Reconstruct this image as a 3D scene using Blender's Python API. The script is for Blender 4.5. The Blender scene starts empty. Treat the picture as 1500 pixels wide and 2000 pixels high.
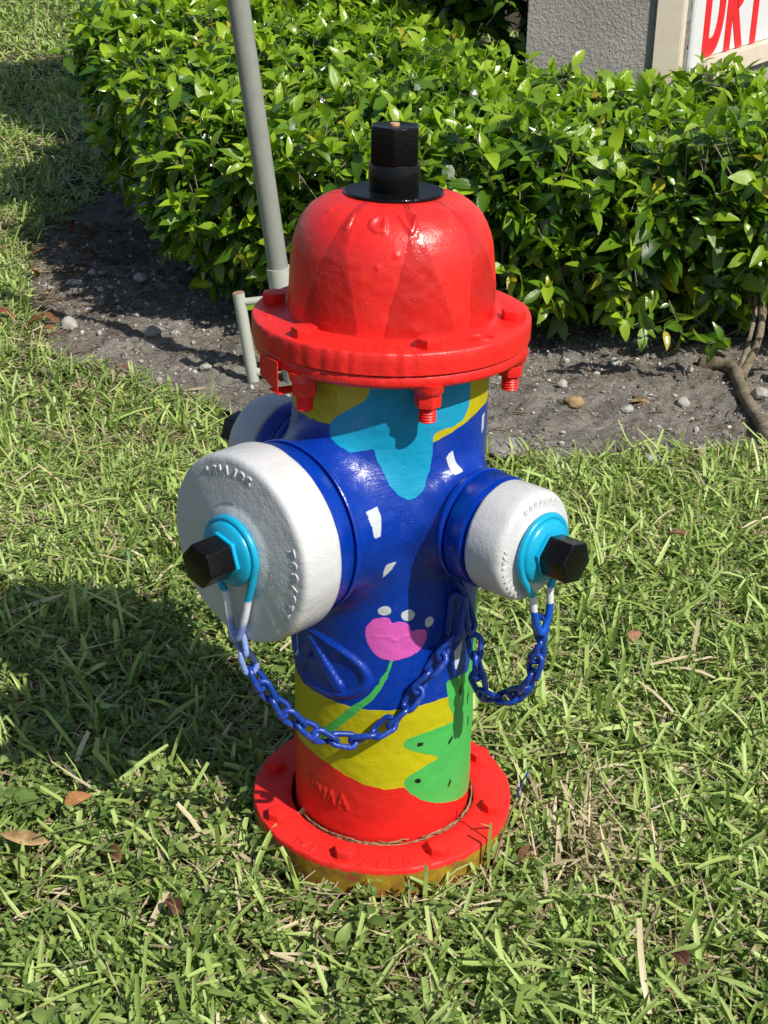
import bpy, bmesh, math, random
import numpy as np
from mathutils import Vector, Matrix, noise as mnoise
from mathutils.bvhtree import BVHTree

R = math.radians
SC = bpy.context.scene
COL = SC.collection
rng = np.random.default_rng(11)
random.seed(11)

# ------------------------------------------------------------------ camera
cam_d = bpy.data.cameras.new('camera')
cam_d.sensor_fit = 'VERTICAL'; cam_d.sensor_height = 24.0; cam_d.sensor_width = 18.0
cam_d.lens = 24.0 * 2782.4355 / 2000.0
cam_d.clip_start = 0.05; cam_d.clip_end = 400.0
cam = bpy.data.objects.new('camera', cam_d); COL.objects.link(cam)
CP, CY, CR = 0.4277, -0.0028, 0.0187
_fw = Vector((math.sin(CY) * math.cos(CP), math.cos(CY) * math.cos(CP), -math.sin(CP)))
_rt = Vector((math.cos(CY), -math.sin(CY), 0)); _up = _rt.cross(_fw)
_r2 = math.cos(CR) * _rt + math.sin(CR) * _up; _u2 = -math.sin(CR) * _rt + math.cos(CR) * _up
CAM_POS = Vector((0, -1.3719, 1.0268))
cam.matrix_world = Matrix(((_r2.x, _u2.x, -_fw.x, CAM_POS.x), (_r2.y, _u2.y, -_fw.y, CAM_POS.y),
                           (_r2.z, _u2.z, -_fw.z, CAM_POS.z), (0, 0, 0, 1)))
SC.camera = cam

# ------------------------------------------------------------------ sky, sun, exposure
SUN_AZ, SUN_EL = R(-43.5), R(45.5)           # direction towards the sun, from +X counter-clockwise
W = bpy.data.worlds.new('World'); SC.world = W; W.use_nodes = True
wn = W.node_tree; wn.nodes.clear()
sky = wn.nodes.new('ShaderNodeTexSky'); sky.sky_type = 'NISHITA'; sky.sun_disc = False
sky.sun_elevation = SUN_EL; sky.sun_rotation = math.pi / 2 - SUN_AZ
sky.air_density = 1.0; sky.dust_density = 1.0; sky.ozone_density = 1.0
bg = wn.nodes.new('ShaderNodeBackground'); bg.inputs['Strength'].default_value = 0.082
wo = wn.nodes.new('ShaderNodeOutputWorld')
wn.links.new(sky.outputs[0], bg.inputs[0]); wn.links.new(bg.outputs[0], wo.inputs[0])
sun_d = bpy.data.lights.new('sun', 'SUN'); sun_d.energy = 4.4; sun_d.angle = R(0.53); sun_d.color = (1.0, 0.95, 0.86)
sun = bpy.data.objects.new('sun', sun_d); COL.objects.link(sun)
sdir = Vector((math.cos(SUN_AZ) * math.cos(SUN_EL), math.sin(SUN_AZ) * math.cos(SUN_EL), math.sin(SUN_EL)))
sun.rotation_euler = (-sdir).to_track_quat('-Z', 'Y').to_euler(); sun.location = sdir * 20
SC.view_settings.view_transform = 'Standard'; SC.view_settings.look = 'None'
SC.view_settings.exposure = 0.28; SC.view_settings.gamma = 1.0; SC.view_settings.use_curve_mapping = False
SC.render.engine = 'CYCLES'
SC.cycles.max_bounces = 6; SC.cycles.transparent_max_bounces = 4
SC.cycles.caustics_reflective = False; SC.cycles.caustics_refractive = False
SC.cycles.use_denoising = True

# ------------------------------------------------------------------ helpers
def mesh_np(name, v, quads=None, tris=None, attrs=None, smooth=True):
    me = bpy.data.meshes.new(name)
    v = np.asarray(v, np.float32); me.vertices.add(len(v)); me.vertices.foreach_set('co', v.ravel())
    idx = []; tot = []
    if quads is not None and len(quads): q = np.asarray(quads, np.int32); idx.append(q.ravel()); tot.append(np.full(len(q), 4, np.int32))
    if tris is not None and len(tris): t = np.asarray(tris, np.int32); idx.append(t.ravel()); tot.append(np.full(len(t), 3, np.int32))
    idx = np.concatenate(idx); tot = np.concatenate(tot)
    me.loops.add(len(idx)); me.loops.foreach_set('vertex_index', idx)
    me.polygons.add(len(tot)); st = np.zeros(len(tot), np.int32); st[1:] = np.cumsum(tot)[:-1]
    me.polygons.foreach_set('loop_start', st); me.polygons.foreach_set('loop_total', tot)
    me.polygons.foreach_set('use_smooth', np.full(len(tot), smooth))
    me.update(calc_edges=True)
    for k, a in (attrs or {}).items():
        at = me.attributes.new(k, 'FLOAT', 'POINT'); at.data.foreach_set('value', np.asarray(a, np.float32))
    return me

def link(name, me, mat=None, parent=None, loc=None):
    if mat is not None and not me.materials: me.materials.append(mat)
    o = bpy.data.objects.new(name, me); COL.objects.link(o)
    if parent is not None: o.parent = parent
    if loc is not None: o.location = loc
    return o

def empty(name, loc=(0, 0, 0), rz=0.0):
    o = bpy.data.objects.new(name, None); COL.objects.link(o); o.location = loc; o.rotation_euler = (0, 0, rz)
    o.empty_display_size = 0.1
    return o

def tag(o, label=None, cat=None, group=None, kind=None):
    if label: o['label'] = label
    if cat: o['category'] = cat
    if group: o['group'] = group
    if kind: o['kind'] = kind
    return o

def bm_obj(name, bm, mat, parent=None, smooth=30, loc=None):
    bmesh.ops.recalc_face_normals(bm, faces=bm.faces)
    me = bpy.data.meshes.new(name); bm.to_mesh(me); bm.free()
    for p in me.polygons: p.use_smooth = smooth is not None
    if smooth is not None and smooth < 180: me.set_sharp_from_angle(angle=R(smooth))
    return link(name, me, mat, parent, loc)

def lathe(profile, n=96, M=None, closed=False, cap=True):
    """Profile of (radius, height) points turned about Z, then placed by M."""
    bm = bmesh.new(); rings = []
    for r, z in profile:
        if r < 1e-6: rings.append([bm.verts.new((0, 0, z))])
        else: rings.append([bm.verts.new((r * math.cos(2 * math.pi * i / n), r * math.sin(2 * math.pi * i / n), z)) for i in range(n)])
    pairs = list(zip(rings[:-1], rings[1:]))
    if closed: pairs.append((rings[-1], rings[0]))
    for a, b in pairs:
        for i in range(n):
            j = (i + 1) % n
            if len(a) == 1 and len(b) == 1: continue
            if len(a) == 1: bm.faces.new((a[0], b[j], b[i]))
            elif len(b) == 1: bm.faces.new((a[i], a[j], b[0]))
            else: bm.faces.new((a[i], a[j], b[j], b[i]))
    if cap and not closed:
        for rg, fl in ((rings[0], True), (rings[-1], False)):
            if len(rg) > 1: bm.faces.new(rg[::-1] if fl else rg)
    if M is not None: bmesh.ops.transform(bm, matrix=M, verts=bm.verts)
    return bm

def prism(n, r, z0, z1, M=None, bevel=0.0, rot=0.0, seg=2):
    bm = bmesh.new()
    a = [bm.verts.new((r * math.cos(rot + 2 * math.pi * i / n), r * math.sin(rot + 2 * math.pi * i / n), z0)) for i in range(n)]
    b = [bm.verts.new((v.co.x, v.co.y, z1)) for v in a]
    bm.faces.new(a[::-1]); bm.faces.new(b)
    for i in range(n): bm.faces.new((a[i], a[(i + 1) % n], b[(i + 1) % n], b[i]))
    if bevel: bmesh.ops.bevel(bm, geom=list(bm.edges), offset=bevel, segments=seg, affect='EDGES', profile=0.6)
    if M is not None: bmesh.ops.transform(bm, matrix=M, verts=bm.verts)
    return bm

def box(sx, sy, sz, M=None, bevel=0.0):
    bm = bmesh.new(); bmesh.ops.create_cube(bm, size=1.0)
    bmesh.ops.scale(bm, vec=(sx, sy, sz), verts=bm.verts)
    if bevel: bmesh.ops.bevel(bm, geom=list(bm.edges), offset=bevel, segments=2, affect='EDGES')
    if M is not None: bmesh.ops.transform(bm, matrix=M, verts=bm.verts)
    return bm

def smooth_path(pts, n, closed=False):
    """Catmull-Rom through pts, n points, even by length."""
    P = np.array(pts, float)
    if closed: E = np.vstack([P[-1], P, P[0], P[1]])
    else: E = np.vstack([2 * P[0] - P[1], P, 2 * P[-1] - P[-2]])
    out = []
    for i in range(1, len(E) - 2):
        p0, p1, p2, p3 = E[i - 1], E[i], E[i + 1], E[i + 2]
        for t in np.linspace(0, 1, 12, endpoint=False):
            out.append(.5 * ((2 * p1) + (-p0 + p2) * t + (2 * p0 - 5 * p1 + 4 * p2 - p3) * t * t + (-p0 + 3 * p1 - 3 * p2 + p3) * t ** 3))
    out.append(E[-2] if not closed else P[0]); out = np.array(out)
    d = np.r_[0, np.cumsum(np.linalg.norm(np.diff(out, axis=0), axis=1))]
    s = np.linspace(0, d[-1], n + 1 if closed else n)
    res = np.stack([np.interp(s, d, out[:, k]) for k in range(3)], 1)
    return res[:-1] if closed else res

def tube_np(path, rad, nseg=8, closed=False):
    P = np.asarray(path, float); n = len(P); rad = np.broadcast_to(np.asarray(rad, float), (n,))
    T = np.gradient(P, axis=0) if not closed else (np.roll(P, -1, 0) - np.roll(P, 1, 0))
    T /= np.linalg.norm(T, axis=1)[:, None] + 1e-12
    a = np.array([0, 0, 1.0]) if abs(T[0, 2]) < .9 else np.array([1.0, 0, 0])
    u = np.cross(T[0], a); u /= np.linalg.norm(u); U = [u]
    for i in range(1, n):
        u = U[-1] - T[i] * (U[-1] @ T[i]); u /= np.linalg.norm(u) + 1e-12; U.append(u)
    U = np.array(U); V = np.cross(T, U); th = np.arange(nseg) * 2 * math.pi / nseg
    v = P[:, None] + rad[:, None, None] * (np.cos(th)[None, :, None] * U[:, None] + np.sin(th)[None, :, None] * V[:, None])
    v = v.reshape(-1, 3); q = []
    m = n if closed else n - 1
    i = np.repeat(np.arange(m), nseg); j = np.tile(np.arange(nseg), m); j2 = (j + 1) % nseg; i2 = (i + 1) % n
    q = np.stack([i * nseg + j, i * nseg + j2, i2 * nseg + j2, i2 * nseg + j], 1)
    t = np.zeros((0, 3), int)
    if not closed:
        c0 = len(v); v = np.vstack([v, P[0], P[-1]]); k = np.arange(nseg)
        t = np.vstack([np.stack([np.full(nseg, c0), (k + 1) % nseg, k], 1),
                       np.stack([np.full(nseg, c0 + 1), (n - 1) * nseg + k, (n - 1) * nseg + (k + 1) % nseg], 1)])
    return v, q, t

class Join:
    """Collects vertex and face arrays into one mesh."""
    def __init__(s): s.v = []; s.q = []; s.t = []; s.a = {}; s.n = 0
    def add(s, v, q=None, t=None, **a):
        if q is not None and len(q): s.q.append(np.asarray(q) + s.n)
        if t is not None and len(t): s.t.append(np.asarray(t) + s.n)
        s.v.append(v); s.n += len(v)
        for k, x in a.items(): s.a.setdefault(k, []).append(np.broadcast_to(np.asarray(x, float), (len(v),)))
    def mesh(s, name, smooth=True):
        return mesh_np(name, np.vstack(s.v), np.vstack(s.q) if s.q else None, np.vstack(s.t) if s.t else None,
                       {k: np.concatenate(x) for k, x in s.a.items()}, smooth)

def vnoise(p, scale=1.0, seed=0):
    """cheap smooth value noise in [-1,1] on (n,2|3) points"""
    p = np.asarray(p, float) * scale + seed * 17.31
    d = p.shape[1]; i = np.floor(p).astype(np.int64); f = p - i; f = f * f * (3 - 2 * f)
    out = 0
    for c in range(2 ** d):
        b = np.array([(c >> k) & 1 for k in range(d)]); q = i + b
        h = np.zeros(len(p), np.int64)
        for k, pr in enumerate((374761393, 668265263, 2147483647)[:d]): h ^= q[:, k] * pr
        h = (h ^ (h >> 13)) * 1274126177; h = h & 0xffffff
        w = np.prod(np.where(b, f, 1 - f), axis=1); out = out + w * (h / 0xffffff * 2 - 1)
    return out

# ------------------------------------------------------------------ materials
class NT:
    def __init__(s, name):
        s.m = bpy.data.materials.new(name); s.m.use_nodes = True; s.t = s.m.node_tree; s.t.nodes.clear()
        s.out = s.n('ShaderNodeOutputMaterial')
    def n(s, typ, **kw):
        x = s.t.nodes.new(typ)
        for k, v in kw.items(): setattr(x, k, v)
        return x
    def l(s, a, b): s.t.links.new(a, b)
    def set(s, sock, v):
        if hasattr(v, 'is_linked'): s.l(v, sock)
        else: sock.default_value = v
    def math(s, op, a, b=0.0, c=0.0, clamp=False):
        x = s.n('ShaderNodeMath', operation=op, use_clamp=clamp)
        for i, v in enumerate((a, b, c)): s.set(x.inputs[i], v)
        return x.outputs[0]
    def mix(s, f, a, b, blend='MIX'):
        x = s.n('ShaderNodeMix', data_type='RGBA', blend_type=blend)
        s.set(x.inputs[0], f); s.set(x.inputs[6], a if hasattr(a, 'is_linked') else (*a, 1)); s.set(x.inputs[7], b if hasattr(b, 'is_linked') else (*b, 1))
        return x.outputs[2]
    def coord(s, kind='Object'): return s.n('ShaderNodeTexCoord').outputs[kind]
    def noise(s, scale, detail=3.0, rough=.55, vec=None, dist=0.0):
        x = s.n('ShaderNodeTexNoise'); x.inputs['Scale'].default_value = scale; x.inputs['Detail'].default_value = detail
        x.inputs['Roughness'].default_value = rough; x.inputs['Distortion'].default_value = dist
        s.l(vec or s.coord(), x.inputs['Vector']); return x.outputs['Fac']
    def ramp(s, f, a, b):
        x = s.n('ShaderNodeMapRange', clamp=True); s.set(x.inputs[0], f); x.inputs[1].default_value = a; x.inputs[2].default_value = b
        return x.outputs[0]
    def attr(s, name): return s.n('ShaderNodeAttribute', attribute_name=name).outputs['Fac']
    def bump(s, h, strength, dist, normal=None):
        x = s.n('ShaderNodeBump'); x.inputs['Strength'].default_value = strength; x.inputs['Distance'].default_value = dist
        s.l(h, x.inputs['Height'])
        if normal is not None: s.l(normal, x.inputs['Normal'])
        return x.outputs['Normal']
    def bsdf(s, col, rough=.5, spec=.5, normal=None, metal=0.0, coat=0.0):
        x = s.n('ShaderNodeBsdfPrincipled'); s.set(x.inputs['Base Color'], col if hasattr(col, 'is_linked') else (*col, 1))
        s.set(x.inputs['Roughness'], rough); x.inputs['Specular IOR Level'].default_value = spec
        x.inputs['Metallic'].default_value = metal; x.inputs['Coat Weight'].default_value = coat; x.inputs['Coat Roughness'].default_value = .08
        if normal is not None: s.l(normal, x.inputs['Normal'])
        return x
    def done(s, sh): s.l(sh.outputs[0] if hasattr(sh, 'outputs') else sh, s.out.inputs['Surface']); return s.m

def lump_normal(N, big=.55, fine=.35, scale=110.0):
    """brushed-on enamel: slow lumps, fine orange peel and a few blisters"""
    a = N.noise(scale, 3.0, .6); b = N.noise(scale * 6, 2.0, .5)
    n1 = N.bump(a, big * .45, .003); n2 = N.bump(b, fine * .55, .0010, n1)
    v = N.n('ShaderNodeTexVoronoi'); v.inputs['Scale'].default_value = 70.0; N.l(N.coord(), v.inputs['Vector'])
    sp = N.ramp(v.outputs['Distance'], .12, .02)
    return N.bump(sp, .25, .0010, n2)

def enamel(name, col, rough=.3, spec=.5, big=.5, fine=.35, scale=110.0, vary=.1, dirt=0.0, dirtcol=(.12, .09, .06), spread=.25):
    N = NT(name); f = N.noise(28.0, 4.0, .6)
    c = N.mix(N.ramp(f, .3, .7), tuple(x * (1 - vary) for x in col), tuple(min(1, x * (1 + vary)) for x in col))
    if dirt:
        d = N.noise(45.0, 6.0, .7); c = N.mix(N.math('MULTIPLY', N.ramp(d, .56, .72), dirt), c, dirtcol)
    rr = N.math('MULTIPLY_ADD', N.noise(60.0, 3.0), spread, rough - spread / 2)
    return N.done(N.bsdf(c, rr, spec, lump_normal(N, big, fine, scale)))

RED = (.74, .020, .015); DRED = (.52, .016, .013); BLUE = (.0005, .032, .32); YEL = (.47, .42, .004)
CYAN = (.005, .29, .48); PINK = (.64, .10, .44); GRN = (.062, .42, .085); WHT = (.54, .58, .61); TURQ = (.006, .36, .58)
m_white = enamel('white_cap_enamel', (.57, .575, .58), .34, .45, .6, .8, 90, .04, .12, (.36, .33, .28))
m_black = enamel('black_gloss_enamel', (.004, .004, .0045), .10, .32, .35, .6, 120, .1, spread=.06)
m_turq = enamel('turquoise_enamel', TURQ, .28, .5, .35, .2)
m_blue = enamel('blue_enamel', BLUE, .25, .5, .35, .35, vary=.15)
m_red = enamel('red_enamel', RED, .42, .45, .8, .55, 80, .08, .45, (.50, .015, .012))
m_redbase = enamel('red_matt_enamel', (.76, .021, .016), .6, .35, .35, .25, 60, .06, .5, (.42, .06, .04))
m_chain = enamel('blue_chain_enamel', (.008, .045, .31), .25, .5, .4, .6, 160, .3, .6, (.11, .10, .13))
m_palechain = enamel('pale_blue_chain_enamel', (.22, .30, .62), .3, .5, .3, .4, 160, .3)

# raised cast characters, cached as flat glyph meshes
_gl = {}
def glyph(ch):
    if ch not in _gl:
        c = bpy.data.curves.new('glyph', 'FONT'); c.body = ch; c.size = 1.0; c.extrude = .06; c.bevel_depth = .03; c.bevel_resolution = 1
        c.resolution_u = 3; c.offset = .01
        o = bpy.data.objects.new('glyph', c); COL.objects.link(o)
        dg = bpy.context.evaluated_depsgraph_get(); me = bpy.data.meshes.new_from_object(o.evaluated_get(dg))
        bm = bmesh.new(); bm.from_mesh(me); bmesh.ops.remove_doubles(bm, verts=bm.verts, dist=1e-4); bmesh.ops.triangulate(bm, faces=bm.faces)
        v = np.array([x.co for x in bm.verts]); t = np.array([[l.index for l in f.verts] for f in bm.faces]); bm.free()
        COL.objects.unlink(o); bpy.data.objects.remove(o); bpy.data.meshes.remove(me)
        w = v[:, 0].max(); v[:, 0] -= w / 2; v[:, 1] -= .34
        _gl[ch] = (v, t)
    return _gl[ch]
for _c in 'ADI05128794EXZWCNOSTB6': glyph(_c)

def arc_letters(J, text, rad, mid, step, size, place, flip=False, high=1.0):
    """Characters round a circle; place(angle, radius, height) -> xyz."""
    n = len(text)
    for k, ch in enumerate(text):
        if ch == ' ': continue
        v, t = glyph(ch); a = mid + (k - (n - 1) / 2) * step
        x, y, z = v[:, 0] * size, v[:, 1] * size, v[:, 2] * size * high
        if flip: x, y = -x, -y
        sg = 1 if step >= 0 else -1
        aa = a + sg * x / rad; rr = rad + sg * -y if False else rad + y * (1 if not flip or True else 1) * (-1 if step >= 0 else 1)
        J.append((place(aa, rr, z), t))

# ------------------------------------------------------------------ the hydrant
HYD = empty('fire_hydrant')
tag(HYD, 'brightly painted fire hydrant with red bonnet, blue barrel and white caps standing in the grass', 'fire hydrant')
ZN = .428
DP = np.array([-math.cos(R(47)), -math.sin(R(47))]); DH = np.array([math.cos(R(43)), -math.sin(R(43))])
def axis_m(d):
    z = Vector((d[0], d[1], 0)); y = Vector((0, 0, 1)); x = y.cross(z)
    return Matrix(((x.x, y.x, z.x, 0), (x.y, y.y, z.y, 0), (x.z, y.z, z.z, ZN), (0, 0, 0, 1)))
MP, MH, MB = axis_m(DP), axis_m(DH), axis_m(-DH)

def smin(a, b, k):
    h = np.clip(.5 + .5 * (b - a) / k, 0, 1); return b * (1 - h) + a * h - k * h * (1 - h)
def stub(p, d, rn, ln):
    a = p[:, 0] * d[0] + p[:, 1] * d[1]; t = -p[:, 0] * d[1] + p[:, 1] * d[0]
    q = np.hypot(t, p[:, 2] - ZN) - rn; w = np.maximum(a - ln, -a)
    return np.minimum(np.maximum(q, w), 0) + np.hypot(np.maximum(q, 0), np.maximum(w, 0))
def body_sdf(p):
    s = np.hypot(p[:, 0], p[:, 1]) - .1
    s = smin(s, stub(p, DP, .083, .1375), .035)
    s = smin(s, stub(p, DH, .053, .1265), .026)
    return smin(s, stub(p, -DH, .053, .1265), .026)

def poly_sd(u, z, poly):
    """signed distance to a closed polygon, negative inside"""
    P = np.array(poly, float); Q = np.roll(P, -1, 0); d = np.full(len(u), 1e9); ins = np.zeros(len(u), bool)
    for (x0, y0), (x1, y1) in zip(P, Q):
        ex, ey = x1 - x0, y1 - y0; t = np.clip(((u - x0) * ex + (z - y0) * ey) / (ex * ex + ey * ey + 1e-12), 0, 1)
        d = np.minimum(d, np.hypot(u - x0 - t * ex, z - y0 - t * ey))
        c = (y0 > z) != (y1 > z)
        if abs(ey) > 1e-12: ins ^= c & (u < ex * (z - y0) / ey + x0)
    return np.where(ins, -d, d)
def seg_d(u, z, line):
    d = np.full(len(u), 1e9)
    for (x0, y0), (x1, y1) in zip(line[:-1], line[1:]):
        ex, ey = x1 - x0, y1 - y0; t = np.clip(((u - x0) * ex + (z - y0) * ey) / (ex * ex + ey * ey + 1e-12), 0, 1)
        d = np.minimum(d, np.hypot(u - x0 - t * ex, z - y0 - t * ey))
    return d
def rounded(poly, it=2):
    P = np.array(poly, float)
    for _ in range(it):
        Q = np.roll(P, -1, 0); P = np.stack([.75 * P + .25 * Q, .25 * P + .75 * Q], 1).reshape(-1, 2)
    return P

# painted shapes on the barrel, in (arc length from the front, height)
RED_TOP = [(-.314, .125), (-.2, .150), (-.12, .1405), (-.0932, .1409), (-.0638, .138), (-.0407, .1304), (-.02, .1235), (.002, .119), (.0241, .1205), (.0321, .1094), (.0482, .0963), (.0699, .0858), (.0977, .075), (.1262, .0664), (.2, .09), (.314, .125)]
YEL_TOP = [(-.314, .235), (-.2, .232), (-.13, .224), (-.102, .2197), (-.077, .2208), (-.0521, .2194), (-.031, .2182), (-.0115, .2185), (.0074, .2187), (.0266, .2195), (.0497, .221), (.0735, .2213), (.2, .225), (.314, .235)]
GREEN = [(.0777, .2069), (.0903, .184), (.0655, .1863), (.0428, .1849), (.0275, .1824), (.0208, .1754), (.0254, .1685), (.0383, .1618), (.0549, .1542), (.0657, .1468), (.0552, .1455), (.0389, .1386), (.0263, .1324), (.0227, .1242), (.0267, .1163), (.0373, .1053), (.0513, .0947), (.0699, .0856), (.0976, .0757), (.1265, .0668), (.17, .06), (.17, .335), (.1255, .3234), (.1257, .2974), (.126, .2585), (.1177, .2513), (.1151, .2335), (.0997, .2376), (.0844, .239), (.0725, .2402), (.072, .2347), (.0741, .2211)]
PINK_P = [(-.0213, .3093), (-.0185, .3194), (-.0101, .3277), (-.0008, .3303), (.0049, .3283), (.0063, .3219), (.0125, .3243), (.0201, .3237), (.025, .3196), (.0272, .3114), (.0341, .3134), (.0424, .311), (.0447, .3055), (.0428, .2972), (.0369, .2886), (.027, .2825), (.0173, .2792), (.0077, .2781), (-.0037, .2806), (-.0134, .2886), (-.0193, .2988)]
STEM = [(.0074, .2786, .0016), (.003, .2644, .0024), (-.0037, .2493, .003), (-.0141, .2334, .0036), (-.031, .2168, .0042), (-.0465, .1988, .0045), (-.0623, .1818, .0045), (-.072, .168, .003)]
CYAN_P = [(-.0181, .5721), (-.0242, .5593), (-.047, .5475), (-.0608, .5327), (-.0567, .5201), (-.0459, .5139), (-.0338, .5099), (-.0227, .5119), (-.0135, .5144), (-.0118, .5052), (-.0049, .4915), (.002, .4774), (.012, .4664), (.0207, .4623), (.0294, .4652), (.0379, .4817), (.0439, .4993), (.0436, .5186), (.0443, .5261), (.0534, .5294), (.0714, .5295), (.0854, .5384), (.0897, .5507), (.0889, .595), (-.0166, .595)]
YEL_R = [(.0398, .5151), (.0436, .5178), (.0601, .5224), (.0818, .5289), (.1001, .5352), (.1198, .5367), (.16, .538), (.2, .55), (.22, .6), (.0413, .6)]
YEL_L = [(-.2, .6), (-.17, .54), (-.1319, .534), (-.1219, .5299), (-.1001, .5311), (-.0815, .5307), (-.0629, .5319), (-.0405, .5336), (-.0202, .5529), (-.0132, .6)]
WHITES = [[(-.0157, .4621), (-.0081, .4635), (-.0047, .4525), (-.0045, .4338), (-.0085, .4334), (-.011, .4473)],
          [(.0588, .4995), (.0678, .5047), (.0705, .491), (.0745, .4845), (.0641, .4824), (.0609, .4901)],
          [(-.0037, .3806), (.0001, .3979), (.0086, .399), (.0042, .3902)], [(.1177, .5068), (.1165, .527), (.1256, .5282), (.1237, .5113)],
          [(.0841, .2505), (.0822, .2727), (.0968, .2831), (.0929, .2635), (.0873, .248)], [(-.129, .2694), (-.1255, .2694), (-.1202, .2444), (-.1235, .2440)]]
DOTS = [(-.0012, .337, .0064, .0055), (.0231, .3308, .0070, .0064), (.0464, .3192, .0052, .0060)]
SEEDS = [(.0411, .1717, .0046, .0024, 0), (.0819, .1621, .0054, .0024, 40), (.1184, .1378, .003, .006, 80), (.0393, .1255, .0042, .0030, -25), (.0831, .1063, .0056, .0019, 75), (.0965, .2194, .0065, .0030, 75), (.1158, .2008, .008, .002, 85)]
SEEDS[2] = (.119, .168, .006, .0022, 85)

def make_barrel():
    bm = bmesh.new()
    for M, r, a, b in ((Matrix(), .1, .0, .592), (MP, .083, 0, .1375), (MH, .053, 0, .1265), (MB, .053, 0, .1265)):
        mm = M @ Matrix.Translation((0, 0, (a + b) / 2))
        bmesh.ops.create_cone(bm, cap_ends=True, segments=96, radius1=r, radius2=r, depth=b - a, matrix=mm)
    me0 = bpy.data.meshes.new('barrel_rough'); bm.to_mesh(me0); bm.free()
    ob = bpy.data.objects.new('barrel_rough', me0); COL.objects.link(ob)
    rm = ob.modifiers.new('r', 'REMESH'); rm.mode = 'VOXEL'; rm.voxel_size = .0019
    dg = bpy.context.evaluated_depsgraph_get(); me = bpy.data.meshes.new_from_object(ob.evaluated_get(dg))
    COL.objects.unlink(ob); bpy.data.objects.remove(ob); bpy.data.meshes.remove(me0)
    nv = len(me.vertices); v = np.empty(nv * 3, np.float32); me.vertices.foreach_get('co', v); v = v.reshape(-1, 3).astype(float)
    def grad(p, f, h=4e-4):
        g = np.stack([f(p + np.eye(3)[i] * h) - f(p - np.eye(3)[i] * h) for i in range(3)], 1) / (2 * h)
        return g / (np.linalg.norm(g, axis=1)[:, None] + 1e-9)
    side = (v[:, 2] > .004) & (v[:, 2] < .588)
    for _ in range(4):
        s = body_sdf(v); g = grad(v, body_sdf)
        v[side] -= (np.clip(s, -.006, .006)[:, None] * g)[side]
    u = np.arctan2(v[:, 0], -v[:, 1]) * .1; z = v[:, 2]
    # raised casting marks: oval badge with an A, WNAA near the foot, swirl of paint under the flange
    e = np.hypot((u + .079) / .061, (z - .2605 + (u + .079) * .10) / .0315); ring = np.abs(e - 1) * .040
    h = .0042 * np.clip(1 - (ring / .0044) ** 2, 0, 1) ** .7
    for ln, w, hh in (([(-.0845, .283), (-.0495, .2405)], .0072, .005), ([(-.0845, .283), (-.1080, .2400)], .0068, .0058), ([(-.098, .2560), (-.066, .2560)], .0050, .0046)):
        h = np.maximum(h, hh * np.clip((1 - seg_d(u, z, ln) / w) * 3.2, 0, 1))
    for ln in ([(-.093, .1075), (-.0895, .0925), (-.086, .104), (-.0825, .0905), (-.079, .1045)], [(-.0755, .089), (-.0755, .1035), (-.0675, .088), (-.0675, .1025)],
               [(-.0640, .0875), (-.0592, .1025), (-.0535, .0865)], [(-.0618, .0922), (-.0562, .0918)], [(-.0500, .0870), (-.0450, .1035), (-.0385, .0870)], [(-.0478, .0920), (-.0415, .0918)]):
        h = np.maximum(h, .0017 * np.clip((1 - seg_d(u, z, ln) / .0019) * 1.8, 0, 1))
    sw = [(-.064 + r * math.cos(t), .556 + r * math.sin(t)) for t, r in ((k * .5, .003 + k * .00075) for k in range(22))]
    h = np.maximum(h, .0013 * np.clip(1 - seg_d(u, z, sw) / .0022, 0, 1))
    h = np.maximum(h, .0008 * np.clip(1 - seg_d(u, z, [(-.014, .306), (.004, .307), (.012, .303), (.028, .309)]) / .0015, 0, 1))
    h = np.maximum(h, .0018 * np.clip(1 - np.hypot(u - .0095, z - .3025) / .0022, 0, 1))
    h = h + .0004 * vnoise(v, 55, 3) + .00025 * vnoise(v, 140, 4)
    g = grad(v, body_sdf); v[side] += (h[:, None] * g)[side]
    me.vertices.foreach_set('co', v.astype(np.float32).ravel())
    wob = .0007 * vnoise(np.stack([u, z], 1), 130, 5) + .0004 * vnoise(np.stack([u, z], 1), 420, 6)
    A = {}
    A['yel'] = np.minimum(np.minimum(z - np.interp(u, *zip(*YEL_TOP)), poly_sd(u, z, rounded(YEL_R, 1))), poly_sd(u, z, rounded(YEL_L, 1)))
    A['red'] = z - np.interp(u, *zip(*RED_TOP))
    st = np.full(nv, 1e9)
    for (x0, y0, w0), (x1, y1, w1) in zip(STEM[:-1], STEM[1:]):
        ex, ey = x1 - x0, y1 - y0; t = np.clip(((u - x0) * ex + (z - y0) * ey) / (ex * ex + ey * ey), 0, 1)
        st = np.minimum(st, np.hypot(u - x0 - t * ex, z - y0 - t * ey) - (w0 + t * (w1 - w0)))
    A['grn'] = np.minimum(poly_sd(u, z, rounded(GREEN, 1)), st)
    A['cya'] = poly_sd(u, z, rounded(CYAN_P, 2)); A['pnk'] = poly_sd(u, z, rounded(PINK_P, 1))
    wd = np.full(nv, 1e9)
    for w in WHITES: wd = np.minimum(wd, poly_sd(u, z, w))
    for cx, cz, a, b in DOTS: wd = np.minimum(wd, (np.hypot((u - cx) / a, (z - cz) / b) - 1) * min(a, b))
    A['wht'] = wd
    sd = np.full(nv, 1e9)
    for cx, cz, a, b, an in SEEDS:
        c, s = math.cos(R(an)), math.sin(R(an)); x = (u - cx) * c + (z - cz) * s; y = -(u - cx) * s + (z - cz) * c
        sd = np.minimum(sd, (np.hypot(x / a, y / b) - 1) * min(a, b) + .0006 * np.sin(x * 2600))
    A['blk'] = sd
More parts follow.
